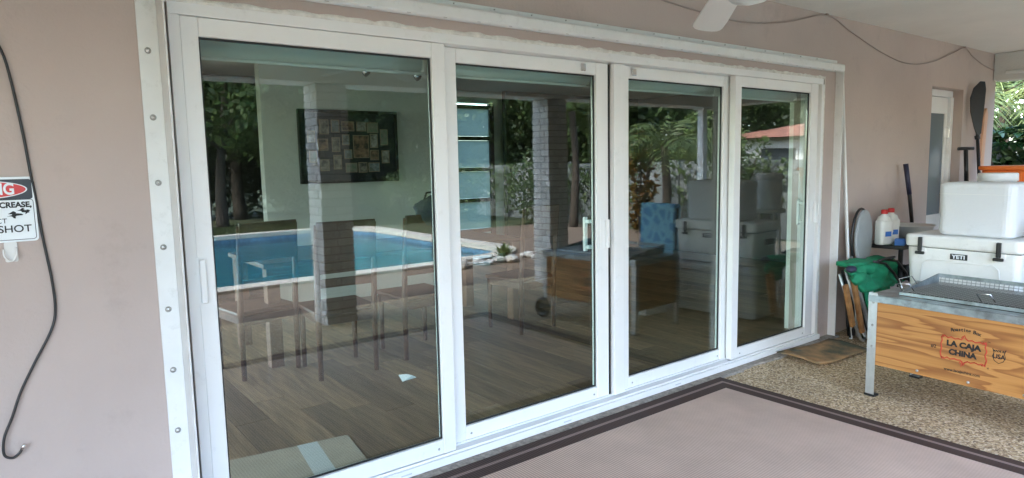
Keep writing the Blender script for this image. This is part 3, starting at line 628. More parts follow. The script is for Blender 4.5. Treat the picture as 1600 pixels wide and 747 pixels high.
MB().tube([(x, .0033, z) for x, z in sh], .0016, 4).build('shield_outline', m_letter, rb)
def wig(pts, r_=.0034): MB().tube([(x, .0033, z) for x, z in pts], r_, 4).build('logo_frame', m_logo, rb)
fr0 = [(.405, .448), (.420, .458), (.437, .447), (.452, .455), (.47, .447), (.486, .452), (.503, .449), (.510, .462), (.517, .476), (.522, .460), (.537, .449), (.552, .455), (.57, .447), (.59, .454), (.606, .447), (.620, .455)]
wig(fr0); wig([(.403, .450), (.409, .43), (.402, .41), (.407, .385), (.401, .36), (.406, .335)]); wig([(.620, .453), (.616, .43), (.624, .41), (.617, .388), (.625, .36), (.619, .335)])
wig([(x, .788-z-.003) for x, z in fr0]); wig([(.502, .315), (.498, .325), (.510, .332), (.518, .322), (.508, .316), (.507, .300)], .002); wig([(.51, .462), (.502, .458), (.504, .466), (.512, .47)], .002)
wig([(.408, .46), (.414, .452), (.420, .461)], .004); wig([(.408, .327), (.416, .334), (.424, .326)], .004); wig([(.605, .459), (.612, .451), (.62, .459)], .0035); wig([(.603, .328), (.612, .334), (.62, .327)], .0035)
for x in (.285, .545, .80): link('panel_screw', MB().lathe([(0, .004), (.006, .003), (.008, 0)], n=10).mesh('panel_screw'), m_screw, rb, (x, .004, .222), (R(90), 0, 0))

# ------------------------------------------------------------------ coolers and bucket
def rbox(name, m, parent, x0, x1, y0, y1, z0, z1, r_, taper=0.0, bev=.01):
    p0 = rrect(x0+taper, x1-taper, y0+taper, y1-taper, r_); p1 = rrect(x0, x1, y0, y1, r_); n_ = len(p0)
    v = [(x, y, z0) for x, y in p0]+[(x, y, z1) for x, y in p1]
    return MB().add(v, [tuple(range(n_))[::-1], tuple(range(n_, 2*n_))]+[(i, (i+1) % n_, n_+(i+1) % n_, n_+i) for i in range(n_)]).build(name, m, parent, bevel=bev, seg=3)
CZ = R(-94)
lc = empty('cooler', (5.22, -.58, .0), CZ, 'low white cooler underneath the latched cooler', 'cooler')
rbox('body', m_cooler, lc, 0, .76, 0, .44, .012, .41, .05, .02); rbox('lid', m_cooler, lc, -.012, .772, -.012, .452, .412, .484, .055, 0, .015)
for x in (.1, .66):
    for y in (.08, .36): box('foot', m_black, lc, x-.03, x+.03, y-.03, y+.03, .0005, .0115, .002)
box('latch', m_white, lc, .34, .42, -.028, -.0125, .35, .45, .005)
yc = empty('cooler', (5.21, -.575, .4845), CZ, 'white hard cooler with two black rubber latches and a black name plate', 'cooler')
rbox('body', m_cooler, yc, .010, .72, 0, .42, .012, .31, .045, .016, .012); rbox('lid', m_cooler, yc, -.004, .734, -.014, .434, .3125, .400, .05, 0, .018)
box('lid_gasket', m_gasket, yc, .015, .715, .004, .416, .3095, .3127); box('foot', m_black, yc, .08, .15, .05, .37, .0005, .0135); box('foot', m_black, yc, .58, .65, .05, .37, .0005, .0135)
pw = MB().tube([(.11, -.004, .03), (.13, -.006, .20), (.16, -.007, .225), (.57, -.007, .225), (.60, -.006, .20), (.62, -.004, .03)], .004, 8); pw.build('molded_ridge', m_cooler, yc)
for x in (.115, .60):
    l = MB().box(x-.014, x+.014, -.032, -.016, .285, .385).build('latch', m_black, yc, bevel=.005); box('latch_tab', m_black, l, x-.030, x+.030, -.034, -.014, .262, .283, .005); box('latch_seat', m_cooler, l, x-.036, x+.036, -.013, -.001, .272, .31, .004)
pl = box('name_plate', m_black, yc, .306, .414, -.0085, -.0035, .243, .283, .003)
link('lettering', text_mesh('YETI', .036, 1.15, 0, bold=.0012), m_signw, pl, (.360, -.0092, .2625), (R(90), 0, 0))
for x in (-.012, .742): MB().box(x-.014, x+.014, .15, .28, .20, .25).build('handle', m_black, yc, bevel=.006)
fc = empty('foam_cooler', (5.235, -.755, .8855), CZ, 'small rounded white foam cooler on top of the latched cooler', 'cooler')
rbox('body', m_foam, fc, 0, .47, .01, .34, .0005, .37, .06, .004, .032); box('lid_seam', m_cooler, fc, .02, .45, .006, .012, .29, .292)
# stool carrying the white tub, orange bin on a black bin
bb = empty('black_bin', (7.12, -.82, 0), CZ, 'black plastic bin below the orange bin', 'bin')
rbox('tub', m_black, bb, -.33, .35, -.2, .3, .001, .98, .06, .03); rbox('rim', m_black, bb, -.35, .37, -.22, .32, .981, 1.005, .06)
ob = empty('orange_bin', (7.12, -.82, 1.006), CZ, 'orange plastic bin standing behind the foam cooler', 'bin')
rbox('tub', m_orange, ob, -.34, .36, -.2, .3, .0005, .30, .06, .03); rbox('rim', m_orange, ob, -.36, .38, -.22, .32, .301, .335, .06, 0, .008)
for i in range(10): box('rib', m_orange, ob, -.3+i*.066, -.28+i*.066, -.2075, -.18, .06, .28)
st = empty('plastic_stool', (5.93, -.93, 0), 0, 'plain white stool hidden behind the coolers under the tub', 'stool')
MB().lathe([(0, .96), (.17, .96), (.175, .95), (.17, .925), (0, .925)], n=24).build('seat', m_white, st)
for a in range(4): MB().tube([(.13*math.cos(a*1.571), .13*math.sin(a*1.571), .93), (.17*math.cos(a*1.571), .17*math.sin(a*1.571), .0)], .014, 8).build('leg', m_white, st)
tbk = empty('white_tub', (5.93, -.91, .9605), 0, 'round white plastic tub with a screw lid behind the foam cooler', 'tub')
MB().lathe([(0, 0), (.12, 0), (.125, .02), (.125, .275), (.115, .285), (0, .285)], n=32).build('body', m_foam, tbk); MB().lathe([(0, .345), (.118, .345), (.126, .338), (.127, .287), (.12, .2855)], n=40).build('lid', m_foam, tbk)

# ------------------------------------------------------------------ things by the wall
tbl = empty('black_shelf', (6.15, -.22, 0), 0, 'low black plastic shelf table against the wall', 'shelf')
box('shelf_top', m_black, tbl, -.50, .55, -.17, .17, .700, .735, .006); box('lower_shelf', m_black, tbl, -.48, .53, -.16, .16, .16, .19, .005)
for sx in (-.47, .52):
    for sy in (-.14, .14): MB().tube([(sx, sy, 0), (sx, sy, .70)], .018, 10).build('leg', m_black, tbl)
for i, (x, y) in enumerate(((5.64, -.24), (5.82, -.215))):
    j = empty('bleach_jug', (x, y, .7355), R(-20), ['milky white jug with red cap, nearer the doors', 'milky white jug with red cap and blue print, nearer the bowl'][i], 'jug', 'jugs on the black shelf')
    rbox('body', m_jug, j, -.062, .062, -.045, .045, .0005, .20, .03, 0, .015); MB().lathe([(.055, .195), (.045, .225), (.022, .240), (.02, .252)], n=16).build('shoulder', m_jug, j)
    MB().lathe([(.024, .25), (.025, .278), (.02, .284), (0, .284)], n=16).build('cap', m_red, j); MB().tube([(.05, 0, .20), (.085, 0, .18), (.085, 0, .10), (.06, 0, .07)], .009, 8).build('handle', m_jug, j)
    box('print_label', m_blue, j, -.03, .03, -.047, -.0455, .07, .11)
bxx = tag(MB().prism(rrect(-.05, .05, -.035, .035, .008), 'z', .0005, .05).build('blue_box', m_blue, None, loc=(5.69, -.345, .7355), rot=(0, 0, .3), bevel=.003), 'small blue packet in front of the jugs', 'packet')
bw = empty('metal_bowl', (6.05, -.27, .7355), 0, 'dented silver mixing bowl on the black shelf', 'bowl')
MB().lathe([(0, .0005), (.09, .0005), (.15, .05), (.175, .125), (.19, .132), (.19, .136), (.170, .13), (.145, .055), (.085, .008), (0, .008)], n=36).build('shell', mat('brushed_steel', (.62, .63, .63), .35, metal=.6), bw)
tag(blob('green_sponge', m_green, None, (5.93, -.34, .755), (.05, .03, .018), 5, .3, 2), 'small green cloth lying by the bowl', 'cloth')
# leaning grey padded folding chair
gc = empty('folding_chair', (5.45, -.10, 0), 0, 'folded chair with grey padded back leaning on the wall', 'chair')
def oval(cx, cz, rx, rz, n_=28): return [(cx+rx*math.cos(2*math.pi*i/n_), cz+rz*math.sin(2*math.pi*i/n_)) for i in range(n_)]
MB().prism(oval(.02, .80, .135, .225), 'y', -.075, -.045).build('back_pad', m_greypad, gc, bevel=.012)
MB().tube([(x, -.035, z) for x, z in oval(.02, .80, .142, .232)]+[(.162, -.035, .80)], .010, 8).build('back_frame', m_black, gc)
MB().prism(oval(.07, .50, .13, .14), 'y', -.105, -.07).build('seat_pad', m_greypad, gc, bevel=.012)
for x in (-.10, .15): MB().tube([(x, -.03, .66), (x+.01, -.09, .02), (x+.02, -.10, .012)], .011, 8).build('leg', m_alu, gc)
# tall white poles
for i, (x, y, x2, zt) in enumerate(((5.30, -.17, 5.29, 2.02), (5.345, -.15, 5.31, 1.90))):
    t = empty('white_pole', (x, y, 0), 0, ['thin white pole leaning next to the right shutter track', 'shorter thin white pole leaning behind the first one'][i], 'pole', 'white poles in the corner')
    MB().tube([(0, 0, .004), (x2-x, .13+(.0 if i else .0)-.0, zt)], .010, 10).build('shaft', m_white, t); MB().tube([(0, 0, .0), (0, 0.001, .03)], .0125, 10).build('tip', m_white, t)
nb_ = empty('navy_bat', (6.43, -.15, .735), 0, 'dark navy gripped pole leaning on the wall above the shelf', 'pole')
MB().tube([(.0, 0, .002), (-.03, .03, .35), (-.06, .06, .62)], [.015, .017, .018], 12).build('shaft', m_black, nb_); MB().tube([(-.032, .032, .37), (-.062, .062, .64)], [.019, .021], 12).build('grip', m_dkblue, nb_)
# folded green beach chairs
gcz = empty('folded_beach_chair', (5.29, -.22, 0), 0, 'folded green beach chair with wooden arms leaning in the corner', 'chair')
for k, (dx, dy) in enumerate(((0, 0), (.07, -.02), (.14, -.045))):
    pts = [(-.27+dx, dy+.02, .56), (-.20+dx, dy-.01, .36), (-.10+dx, dy-.05, .10), (-.06+dx, dy-.06, .03), (-.02+dx, dy-.06, .014), (.03+dx, dy-.05, .03), (.02+dx, dy-.02, .12), (-.06+dx, dy+.01, .36), (-.14+dx, dy+.04, .58)]
    MB().tube(pts, .0115, 10).build('tube_frame', m_alu, gcz)
for k, (a, b) in enumerate((((-.36, -.07, .50), (-.25, -.085, .17)), ((-.28, -.09, .53), (-.15, -.11, .11)))):
    d = (Vector(b)-Vector(a)); o = MB().box(-.013, .013, -.022, .022, 0, d.length).build('armrest', m_wood, gcz, loc=a, bevel=.006); o.rotation_euler = d.to_track_quat('Z', 'Y').to_euler()
def drape(name, m, parent, P0, P1, P2, P3, nx_, nz_, amp, seed, th=.02):
    from mathutils import noise
    v = []; f = []
    for j in range(nz_+1):
        for i in range(nx_+1):
            a, b = i/nx_, j/nz_; p = (Vector(P0)*(1-a)+Vector(P1)*a)*(1-b)+(Vector(P3)*(1-a)+Vector(P2)*a)*b
            q = noise.noise(Vector((a*4+seed, b*2.2, seed)))+.5*noise.noise(Vector((a*11, b*4, seed))); p += Vector((.15*q, -1, .35*q))*q*amp; v.append(p)
    for j in range(nz_):
        for i in range(nx_): k = j*(nx_+1)+i; f.append((k, k+1, k+nx_+2, k+nx_+1))
    o = MB().add(v, f, True).build(name, m, parent); s = o.modifiers.new('s', 'SOLIDIFY'); s.thickness = th; s.offset = 0; return o
drape('sling', m_green, gcz, (-.34, -.06, .62), (.36, -.08, .62), (.48, -.13, .43), (-.20, -.13, .43), 28, 12, .05, 2.0, .04)
drape('sling', m_green, gcz, (-.09, -.09, .47), (.34, -.09, .47), (.34, -.11, .09), (.02, -.12, .07), 22, 14, .03, 7.0, .025)
drape('sling_top', m_green, gcz, (-.33, .02, .65), (.36, .02, .63), (.38, -.10, .60), (-.34, -.09, .64), 22, 8, .03, 4.0, .03)
blob('headrest', m_green, gcz, (-.23, -.11, .54), (.10, .045, .05), 9, .3)
blob('frame_cap', m_dkblue, gcz, (-.34, -.10, .62), (.05, .035, .028), 2, .1)
for pts in ([(-.05, -.13, .65), (.10, -.15, .62), (.20, -.17, .54), (.30, -.18, .45)], [(.12, -.13, .65), (.30, -.15, .62), (.42, -.17, .52), (.47, -.18, .44)], [(.0, -.14, .65), (.16, -.15, .66), (.30, -.13, .65)]): MB().tube(pts, .010, 6).build('strap', m_black, gcz)
blob('strap_bundle', m_black, gcz, (.50, -.14, .50), (.07, .05, .06), 6, .5)
dc = empty('gap_shade_fill', (5.40, -.07, 0), 0, 'added dark fill for the shaded gap, a black sleeve behind the green beach chair', 'chair')  # dark pieces put in as the shade behind the green chair
drape('backdrop', m_black, dc, (-.12, -.05, .52), (.14, -.05, .52), (.18, -.09, .02), (-.10, -.09, .02), 10, 10, .015, 11, .04)
for x in (-.12, .18): MB().tube([(x, -.02, .55), (x+.01, -.10, .012)], .010, 8).build('frame_tube', m_black, dc)
# paddle, pump, orange float at the far end of the wall
pd = empty('kayak_paddle', (7.96, -.28, 0), 0, 'black kayak paddle standing against the far end of the wall', 'paddle')
MB().tube([(-.06, 0, .01), (-.02, .10, .9), (.0, .17, 1.66)], .016, 10).build('shaft', m_black, pd)
bo = [(-.015, -.02), (-.05, .08), (-.085, .24), (-.09, .38), (-.06, .48), (.0, .545), (.045, .54), (.055, .46), (.045, .31), (.03, .16), (.02, .02)]
b_ = MB().prism(bo, 'y', -.007, .007).build('blade', m_black, pd, loc=(0, .155, 1.64), rot=(R(-4), 0, R(-48)), bevel=.005)
MB().tube([(-.001, .165, 1.60), (.001, .173, 1.635)], .024, 12).build('drip_ring', m_black, pd); MB().tube([(-.033, .062, .60), (-.031, .068, .64)], .022, 12).build('drip_ring', m_black, pd)
pu = empty('hand_pump', (7.60, -.22, 0), 0, 'black T-handled hand pump standing by the recessed door', 'pump')
MB().tube([(0, 0, .01), (0, .06, 1.10)], .03, 14).build('barrel', m_white, pu); MB().tube([(0, .06, 1.10), (0, .085, 1.50)], .020, 10).build('rod', m_black, pu); MB().tube([(-.05, .135, 1.505), (.05, .035, 1.505)], .017, 10).build('t_handle', m_black, pu, rot=(0, 0, 0))
of = empty('orange_float', (8.22, -.15, 0), 0, 'pale orange paddle board fin leaning behind the black paddle', 'paddle')
MB().prism([(-.05, 1.2), (.03, 1.2), (.06, 1.6), (.085, 1.86), (.05, 1.93), (-.01, 1.86), (-.03, 1.6)], 'y', .06, .09).build('blade', mat('pale_orange', (.62, .36, .24), .6), of, bevel=.01); MB().tube([(-.01, -.03, .01), (-.01, .06, 1.24)], .015, 8).build('shaft', m_white, of)

# patio chair with towel and boxes (mirrored in the third panel)
pc = empty('patio_chair', (5.03, -1.62, 0), R(96), 'dark patio chair mirrored in the third panel next to the coolers', 'chair')
box('seat', m_black, pc, -.24, .24, -.22, .24, .40, .43, .008)
for sx in (-1, 1):
    MB().tube([(sx*.23, -.22, 0), (sx*.23, -.22, .42), (sx*.23, -.27, .98)], .014).build('leg', m_black, pc); MB().tube([(sx*.23, .22, 0), (sx*.23, .22, .40)], .014).build('leg', m_black, pc)
box('backrest', m_black, pc, -.22, .22, -.265, -.245, .62, .97, .01)
tw = empty('beach_towel', (5.03, -1.62, 0), R(96), 'blue patterned beach towel draped over the patio chair back', 'towel')
drape('front_fall', m_towel, tw, (-.24, -.235, 1.01), (.24, -.235, 1.01), (.24, -.215, .50), (-.24, -.215, .50), 14, 14, .012, 3, .012)
drape('back_fall', m_towel, tw, (-.24, -.295, 1.01), (.24, -.295, 1.01), (.24, -.30, .48), (-.24, -.30, .48), 14, 14, .012, 5, .012); box('fold', m_towel, tw, -.245, .245, -.30, -.23, .99, 1.022, .014)
bk = empty('book_stack', (4.99, -1.60, .4305), R(90), 'stack of blue and white books on the patio chair seat', 'books')
for i, (m_, h_) in enumerate(((m_paper, .04), (m_blue, .03), (m_dkblue, .025))): box('book', m_, bk, -.15+.01*i, .15-.012*i, -.10, .10, .0005+i*.036, .0005+i*.036+.033, .002)
wbx = empty('white_carton', (4.86, -1.46, 0), R(4), 'flat white carton mirrored on the patio in front of the chair', 'carton')
box('body', m_paper, wbx, -.14, .14, -.2, .2, .001, .24, .003); box('lid', m_paper, wbx, -.145, .145, -.205, .205, .2405, .27, .003)

# ------------------------------------------------------------------ sign, cable, hook on the near wall
sg = empty('warning_sign', (-.06, -.002, 1.333), 0, 'small warning sign with a red oval and black lettering on the wall', 'sign')
MB().prism(rrect(-.15, .15, -.104, .104, .012), 'y', -.006, 0).build('plate', m_signw, sg, bevel=.001)
MB().prism(rrect(-.143, .143, .032, .096, .008), 'y', -.0072, -.0062).build('header_panel', m_signb, sg)
MB().prism(oval(-.0, .064, .131, .0295, 40), 'y', -.0081, -.0074).build('oval_border', m_signw, sg); MB().prism(oval(-.0, .064, .127, .0265, 40), 'y', -.0089, -.0083).build('oval', m_signr, sg)
bd = MB().tube([(x, -.0063, z) for x, z in rrect(-.143, .143, -.097, .031, .008)]+[(.143, -.0063, .023)], .0009, 4); bd.build('border_line', m_signb, sg)
def st_(txt, xr, z, size, m, sx=1, bold=0, y=-.0068): link('lettering', text_mesh(txt, size, sx, 0, 'RIGHT', bold, .0003), m, sg, (xr, y, z), (R(90), 0, 0))
st_('WARNING', .098, .064, .050, m_signw, .80, .0014, -.0096); st_('INCREASE,', .138, .014, .024, m_letter, .95, .0010); st_('EXPECT', .071, -.036, .022, m_letter, 1.0, 0); st_('SHOT', .133, -.063, .032, m_letter, 1.05, .0003)
for x, z, s, k in ((.090, -.017, .014, 1), (.112, -.003, .008, 2), (.123, -.009, .009, 3)):
    pts = [(x+s*(1.0+.45*math.sin(a*5.3+k)+.3*math.sin(a*3+k*2))*math.cos(a)*1.0, z+s*.62*(1+.4*math.sin(a*4+k))*math.sin(a)) for a in [i*2*math.pi/26 for i in range(26)]]
    MB().prism(pts, 'y', -.0072, -.0064).build('bullet_hole_print', m_letter, sg)
cbp = [(-.01, -.008, 2.5), (.008, -.008, 2.1), (.022, -.010, 1.9), (.050, -.010, 1.79), (.072, -.008, 1.60), (.084, -.008, 1.44), (.088, -.0012-.004, 1.40), (.100, -.005, 1.23), (.112, -.008, 1.10), (.114, -.008, 1.0), (.098, -.010, .93), (.045, -.012, .83), (.0, -.012, .74), (-.03, -.014, .66), (-.055, -.016, .60), (-.060, -.018, .545), (-.04, -.02, .528), (-.022, -.02, .538), (-.012, -.02, .553)]
def smooth(pts, n_=6):
    pts = [Vector(p) for p in pts]; o = []
    for i in range(len(pts)-1):
        p0, p1, p2, p3 = pts[max(i-1, 0)], pts[i], pts[i+1], pts[min(i+2, len(pts)-1)]
        for k in range(n_):
            t = k/n_; o.append(.5*((2*p1)+(-p0+p2)*t+(2*p0-5*p1+4*p2-p3)*t*t+(-p0+3*p1-3*p2+p3)*t**3))
    return o+[pts[-1]]
cb = empty('black_cable', (0, 0, .6), 0, 'black coaxial cable hanging down the wall behind the sign', 'cable')
MB().tube([(p.x, p.y, p.z-.6) for p in smooth(cbp)], .0042, 8).build('cord', m_black, cb); MB().tube([(-.014, -.02, .55-.6), (-.004, -.021, .566-.6)], .0055, 10).build('connector', m_chrome, cb)
hk = empty('clear_hook', (.012, 0, 1.20), 0, 'clear plastic adhesive hook on the wall below the sign', 'hook')
MB().prism(rrect(-.016, .018, -.035, .03, .006), 'y', -.004, -.001).build('base', m_hook, hk); MB().tube(smooth([(-.018, -.014, .008), (-.018, -.016, -.012), (-.008, -.018, -.028), (.006, -.018, -.028), (.014, -.016, -.010), (.014, -.012, .012)]), .003, 8).build('hook', m_hook, hk)
# wire strung under the ceiling
wp = [(2.2, -.012, 2.49), (2.75, -.012, 2.43), (3.16, -.012, 2.384), (3.926, -.012, 2.343), (4.5, -.012, 2.40), (5.062, -.014, 2.512), (5.45, -.012, 2.43), (6.0, -.012, 2.315), (6.5, -.012, 2.262), (7.0, -.012, 2.31), (7.5, -.012, 2.435), (7.787, -.014, 2.51), (8.0, -.012, 2.45), (8.3, -.012, 2.385), (8.64, -.012, 2.345)]
ww = empty('ceiling_wire', (5, -.012, 2.4), 0, 'thin brown wire swagged along the wall below the ceiling', 'wire')
MB().tube([(p.x-5, p.y+.012, p.z-2.4) for p in smooth(wp)], .0045, 6).build('wire', m_cable, ww)
for x, z in ((5.062, 2.518), (7.787, 2.515)): box('clip', m_cable, ww, x-5-.012, x-5+.012, -.012, .008, z-2.4-.006, z-2.4+.005)
hc = empty('hook_chain', (8.63, -.2, 2.3), 0, 'short grey hook hanging from the right porch beam', 'hook')
MB().tube(smooth([(0, -.10, -.0), (0, -.12, -.06), (0, -.06, -.12), (0, .03, -.17), (0, .10, -.185)]), .006, 6).build('hook', m_cable, hc); MB().tube([(0, -.10, 0), (0, -.10, .03)], .004, 6).build('shank', m_cable, hc)
# ceiling fan
fn = empty('ceiling_fan', (2.19, -1.231, 2.523), 0, 'white ceiling fan with its blade tips at the top of the view', 'ceiling fan')
MB().lathe([(0, .002), (.07, .002), (.065, -.05), (.02, -.06), (.015, -.06)], n=20).build('canopy', m_fan, fn); MB().tube([(0, 0, -.05), (0, 0, -.29)], .012).build('down_rod', m_fan, fn)
MB().lathe([(0, -.27), (.06, -.275), (.10, -.31), (.115, -.36), (.10, -.41), (0, -.415)], n=28).build('motor', m_fan, fn)
MB().lathe([(.088, -.4155), (.105, -.43), (.10, -.475), (.06, -.515), (0, -.53)], n=28).build('light_bowl', m_blind, fn)
for k in range(4):
    a = R(51.2+90*k); q = [(.15, -.045), (.30, -.060), (.50, -.068), (.57, -.067), (.593, -.062), (.607, -.050), (.614, -.03), (.616, 0), (.612, .03), (.602, .048), (.585, .060), (.56, .064), (.50, .064), (.30, .058), (.15, .045)]
    b = MB().prism(q, 'z', -.004, .004).build('blade', m_fan, fn, loc=(0, 0, -.37), rot=(R(8), R([12.2, 8, 8, 8][k]), a), bevel=.002); box('blade_iron', m_fan, b, .09, .19, -.02, .02, -.012, -.0045)

# ------------------------------------------------------------------ vegetation
def leaves(P, Nrm, size, aspect=.5, name='foliage'):
    n_ = len(P); ax = rng.normal(size=(n_, 3)); ax -= (ax*Nrm).sum(1, keepdims=True)*Nrm; ax /= np.linalg.norm(ax, axis=1, keepdims=True)+1e-9
    bx_ = np.cross(Nrm, ax); s = (size*rng.uniform(.6, 1.3, n_))[:, None]
    v = np.empty((n_, 4, 3)); v[:, 0] = P-ax*s*.5; v[:, 1] = P+bx_*s*aspect*.5+Nrm*s*.08; v[:, 2] = P+ax*s*.5-Nrm*s*.1; v[:, 3] = P-bx_*s*aspect*.5+Nrm*s*.08
    me = bpy.data.meshes.new(name); me.vertices.add(n_*4); me.vertices.foreach_set('co', v.reshape(-1).astype(np.float32))
    me.loops.add(n_*4); me.loops.foreach_set('vertex_index', np.arange(n_*4, dtype=np.int32)); me.polygons.add(n_)
    me.polygons.foreach_set('loop_start', np.arange(0, n_*4, 4, dtype=np.int32)); me.polygons.foreach_set('loop_total', np.full(n_, 4, np.int32)); me.update(calc_edges=True); return me
def cloud(c, rad, nclump, nleaf, cr=.33):
    P = []
    for i in range(nclump):
        d = rng.normal(size=3); d /= np.linalg.norm(d); q = rng.uniform(.35, 1)**.6; cc = np.array(c)+d*np.array(rad)*q
        k = rng.normal(size=(nleaf, 3)); k /= np.linalg.norm(k, axis=1, keepdims=True); P.append(cc+k*np.array(rad)*cr*rng.uniform(.3, 1, (nleaf, 1))**.5*rng.uniform(.6, 1.2))
    P = np.concatenate(P); Nn = rng.normal(size=P.shape)+np.array([0, 0, .8]); Nn /= np.linalg.norm(Nn, axis=1, keepdims=True); return P, Nn
def tree(x, y, h, cr, m, label, leaf=.2, ncl=80, nl=130, base=.35, name='broadleaf_tree', group='garden trees beyond the pool'):
    t = empty(name, (x, y, -.03), random.uniform(0, 6), label, 'tree', group)
    th = h*.55; tk = MB(); bend = [(0, 0, 0), (.1*random.uniform(-1, 1), .1*random.uniform(-1, 1), th*.4), (.3*random.uniform(-1, 1), .3*random.uniform(-1, 1), th), (.3*random.uniform(-1, 1), .3*random.uniform(-1, 1), h*.8)]
    tk.tube(smooth(bend, 4), [.16*(1-.8*i/12)*h/6 for i in range(13)], 9)
    for k in range(6):
        a = random.uniform(0, 6.28); z0 = th*random.uniform(.55, 1.0); l = cr*random.uniform(.5, .85)
        tk.tube(smooth([(bend[2][0]*.7, bend[2][1]*.7, z0), (math.cos(a)*l*.5, math.sin(a)*l*.5, z0+l*.45), (math.cos(a)*l, math.sin(a)*l, z0+l*.7)], 3), [.06*h/6*(1-.8*i/6) for i in range(7)], 6)
    tk.build('trunk', m_bark, t)
    cz0, cz1 = h*base, h; P, Nn = cloud((0, 0, (cz0+cz1)/2), (cr, cr, (cz1-cz0)/2), ncl, nl); link('crown', leaves(P, Nn, leaf), m, t)
    return t
def shrub(x, y, h, rx, m, label, leaf=.12, ncl=30, nl=90, name='garden_shrub', group='shrubs along the back of the garden', cat='shrub'):
    t = empty(name, (x, y, -.03), random.uniform(0, 6), label, cat, group)
    tk = MB()
    for k in range(5): a = random.uniform(0, 6.28); tk.tube([(0, 0, 0), (math.cos(a)*rx*.3, math.sin(a)*rx*.3, h*.5), (math.cos(a)*rx*.6, math.sin(a)*rx*.6, h*.8)], [.03, .022, .01], 6)
    tk.build('stem', m_bark, t); P, Nn = cloud((0, 0, h*.52), (rx, rx, h*.48), ncl, nl, .4); P[:, 2] = np.maximum(P[:, 2], .02); link('foliage', leaves(P, Nn, leaf), m, t); return t
seen = {}
for i, (x, y, h, cr, m_) in enumerate(((4.4, -15.0, 6.2, 2.0, m_leafl), (7.2, -15.2, 6.0, 1.9, m_leaf), (5.6, -17.8, 8, 2.7, m_leaf), (8.3, -16.0, 7, 2.4, m_leaf), (10.4, -18.2, 8.2, 2.8, m_leafd), (12.2, -14.2, 7, 2.4, m_leaf), (13.2, -10.8, 6.2, 2.1, m_leaf), (15.4, -13.5, 8, 2.8, m_leafd), (17.6, -11.0, 7.5, 2.5, m_leafl), (15.0, -11.6, 5.6, 1.9, m_leafd), (25.5, -12.5, 8, 3.4, m_leaf), (26.0, -7.5, 8.5, 3.6, m_leafd), (26.5, -3.5, 8, 3.2, m_leaf), (15.5, -3.4, 6.0, 2.0, m_leaf))):
    hx = math.degrees(math.atan2(x, 2.77-y)); pn = 'first' if hx < 30.6 else 'second' if hx < 45 else 'third' if hx < 54.5 else 'fourth'
    cl_ = {'leaf_light': 'light green', 'leaf_mid': 'mid green', 'leaf_dark': 'dark green'}[m_.name]
    nth = ['', ' second', ' third', ' fourth'][seen.setdefault((pn, cl_), 0)]; seen[(pn, cl_)] += 1
    tree(x, y, h, cr, m_, '%s garden tree mirrored in the %s door panel%s' % (cl_, pn, (',%s of its colour there' % nth) if nth else ''), base=.22 if i < 8 else .3)
for i in range(13):
    x = 1+i*1.6; y = -19.5+random.uniform(-.6, .6)+max(0, x-9)*.55
    shrub(x, y, random.uniform(3.6, 4.8), 1.35, m_leafd, 'dense dark hedge shrub along the back of the garden, seen in reflection', .2, 70, 120)
for x, y in ((8.6, -13.2), (9.8, -11.8), (10.4, -9.6)):
    shrub(x, y, random.uniform(1.0, 1.8), .8, m_leaf, {8.6: 'low green shrub farthest from the house by the lawn edge', 9.8: 'low green shrub in the middle of the lawn edge row', 10.4: 'low green shrub nearest the palms by the lawn edge'}[x], .1, 24, 80, group='low shrubs right of the pool')
# fence wall with creeper, neighbour
fnc = empty('garden_wall', (11.4, -6, 0), 0, 'grey garden wall with creeper mirrored in the third and fourth panels', 'wall')
for i in range(9): box('wall_bay', m_fence, fnc, -.08, .08, -9+i*1.75, -9+i*1.75+1.74, -.05, 1.42, .004)
for i in range(10): box('pier', m_fence, fnc, -.13, .13, -9.13+i*1.75, -8.87+i*1.75, -.05, 1.46, .006)
vn = empty('creeper', (11.25, -6, 0), 0, 'green creeper climbing over the grey garden wall', 'vine')
P = np.stack([rng.normal(0, .04, 2600), rng.uniform(-8.5, 6, 2600), rng.beta(2.2, 1.5, 2600)*1.5], 1); keep = (np.sin(P[:, 1]*1.7)+np.sin(P[:, 1]*3.9+1)+P[:, 2]*.9) > .3
P = P[keep]; Nn = rng.normal(size=P.shape)*.5+np.array([-1, 0, .2]); Nn /= np.linalg.norm(Nn, axis=1, keepdims=True); link('foliage', leaves(P, Nn, .10, .8), m_leaf, vn)
mb = MB()
for i in range(14): y = -8+i; mb.tube(smooth([(0.02, y, 0), (.02, y+random.uniform(-.3, .3), .6), (.02, y+random.uniform(-.6, .6), 1.35)], 3), .008, 5)
mb.build('stem', m_bark, vn)
hs_ = empty('garden_hose', (11.2, -4.35, .9), 0, 'coiled hose hung on the grey garden wall', 'hose')
MB().tube([(-.05-.01*(i % 7)/7, .26*math.cos(i*.35)+.01*math.sin(i*1.3), .26*math.sin(i*.35)) for i in range(60)], .012, 6).build('coil', m_bark, hs_); MB().tube([(.0, 0, .24), (-.1, 0, .22)], .012, 6).build('bracket', m_screw, hs_)
nh = empty('neighbour_house', (18, -6.2, 0), 0, 'white neighbouring house with terracotta roof beyond the garden wall', 'house')
box('wall', m_nwhite, nh, 0, 5, -3.4, 3, -.1, 2.05); MB().add([(-.5, -3.9, 2.06), (5.5, -3.9, 2.06), (5.5, 3.5, 2.06), (-.5, 3.5, 2.06), (2, -1.4, 2.6), (3, -1.4, 2.6), (3, 1.0, 2.6), (2, 1.0, 2.6)], [(0, 1, 5, 4), (1, 2, 6, 5), (2, 3, 7, 6), (3, 0, 4, 7), (4, 5, 6, 7), (0, 3, 2, 1)]).build('roof', m_roof, nh)
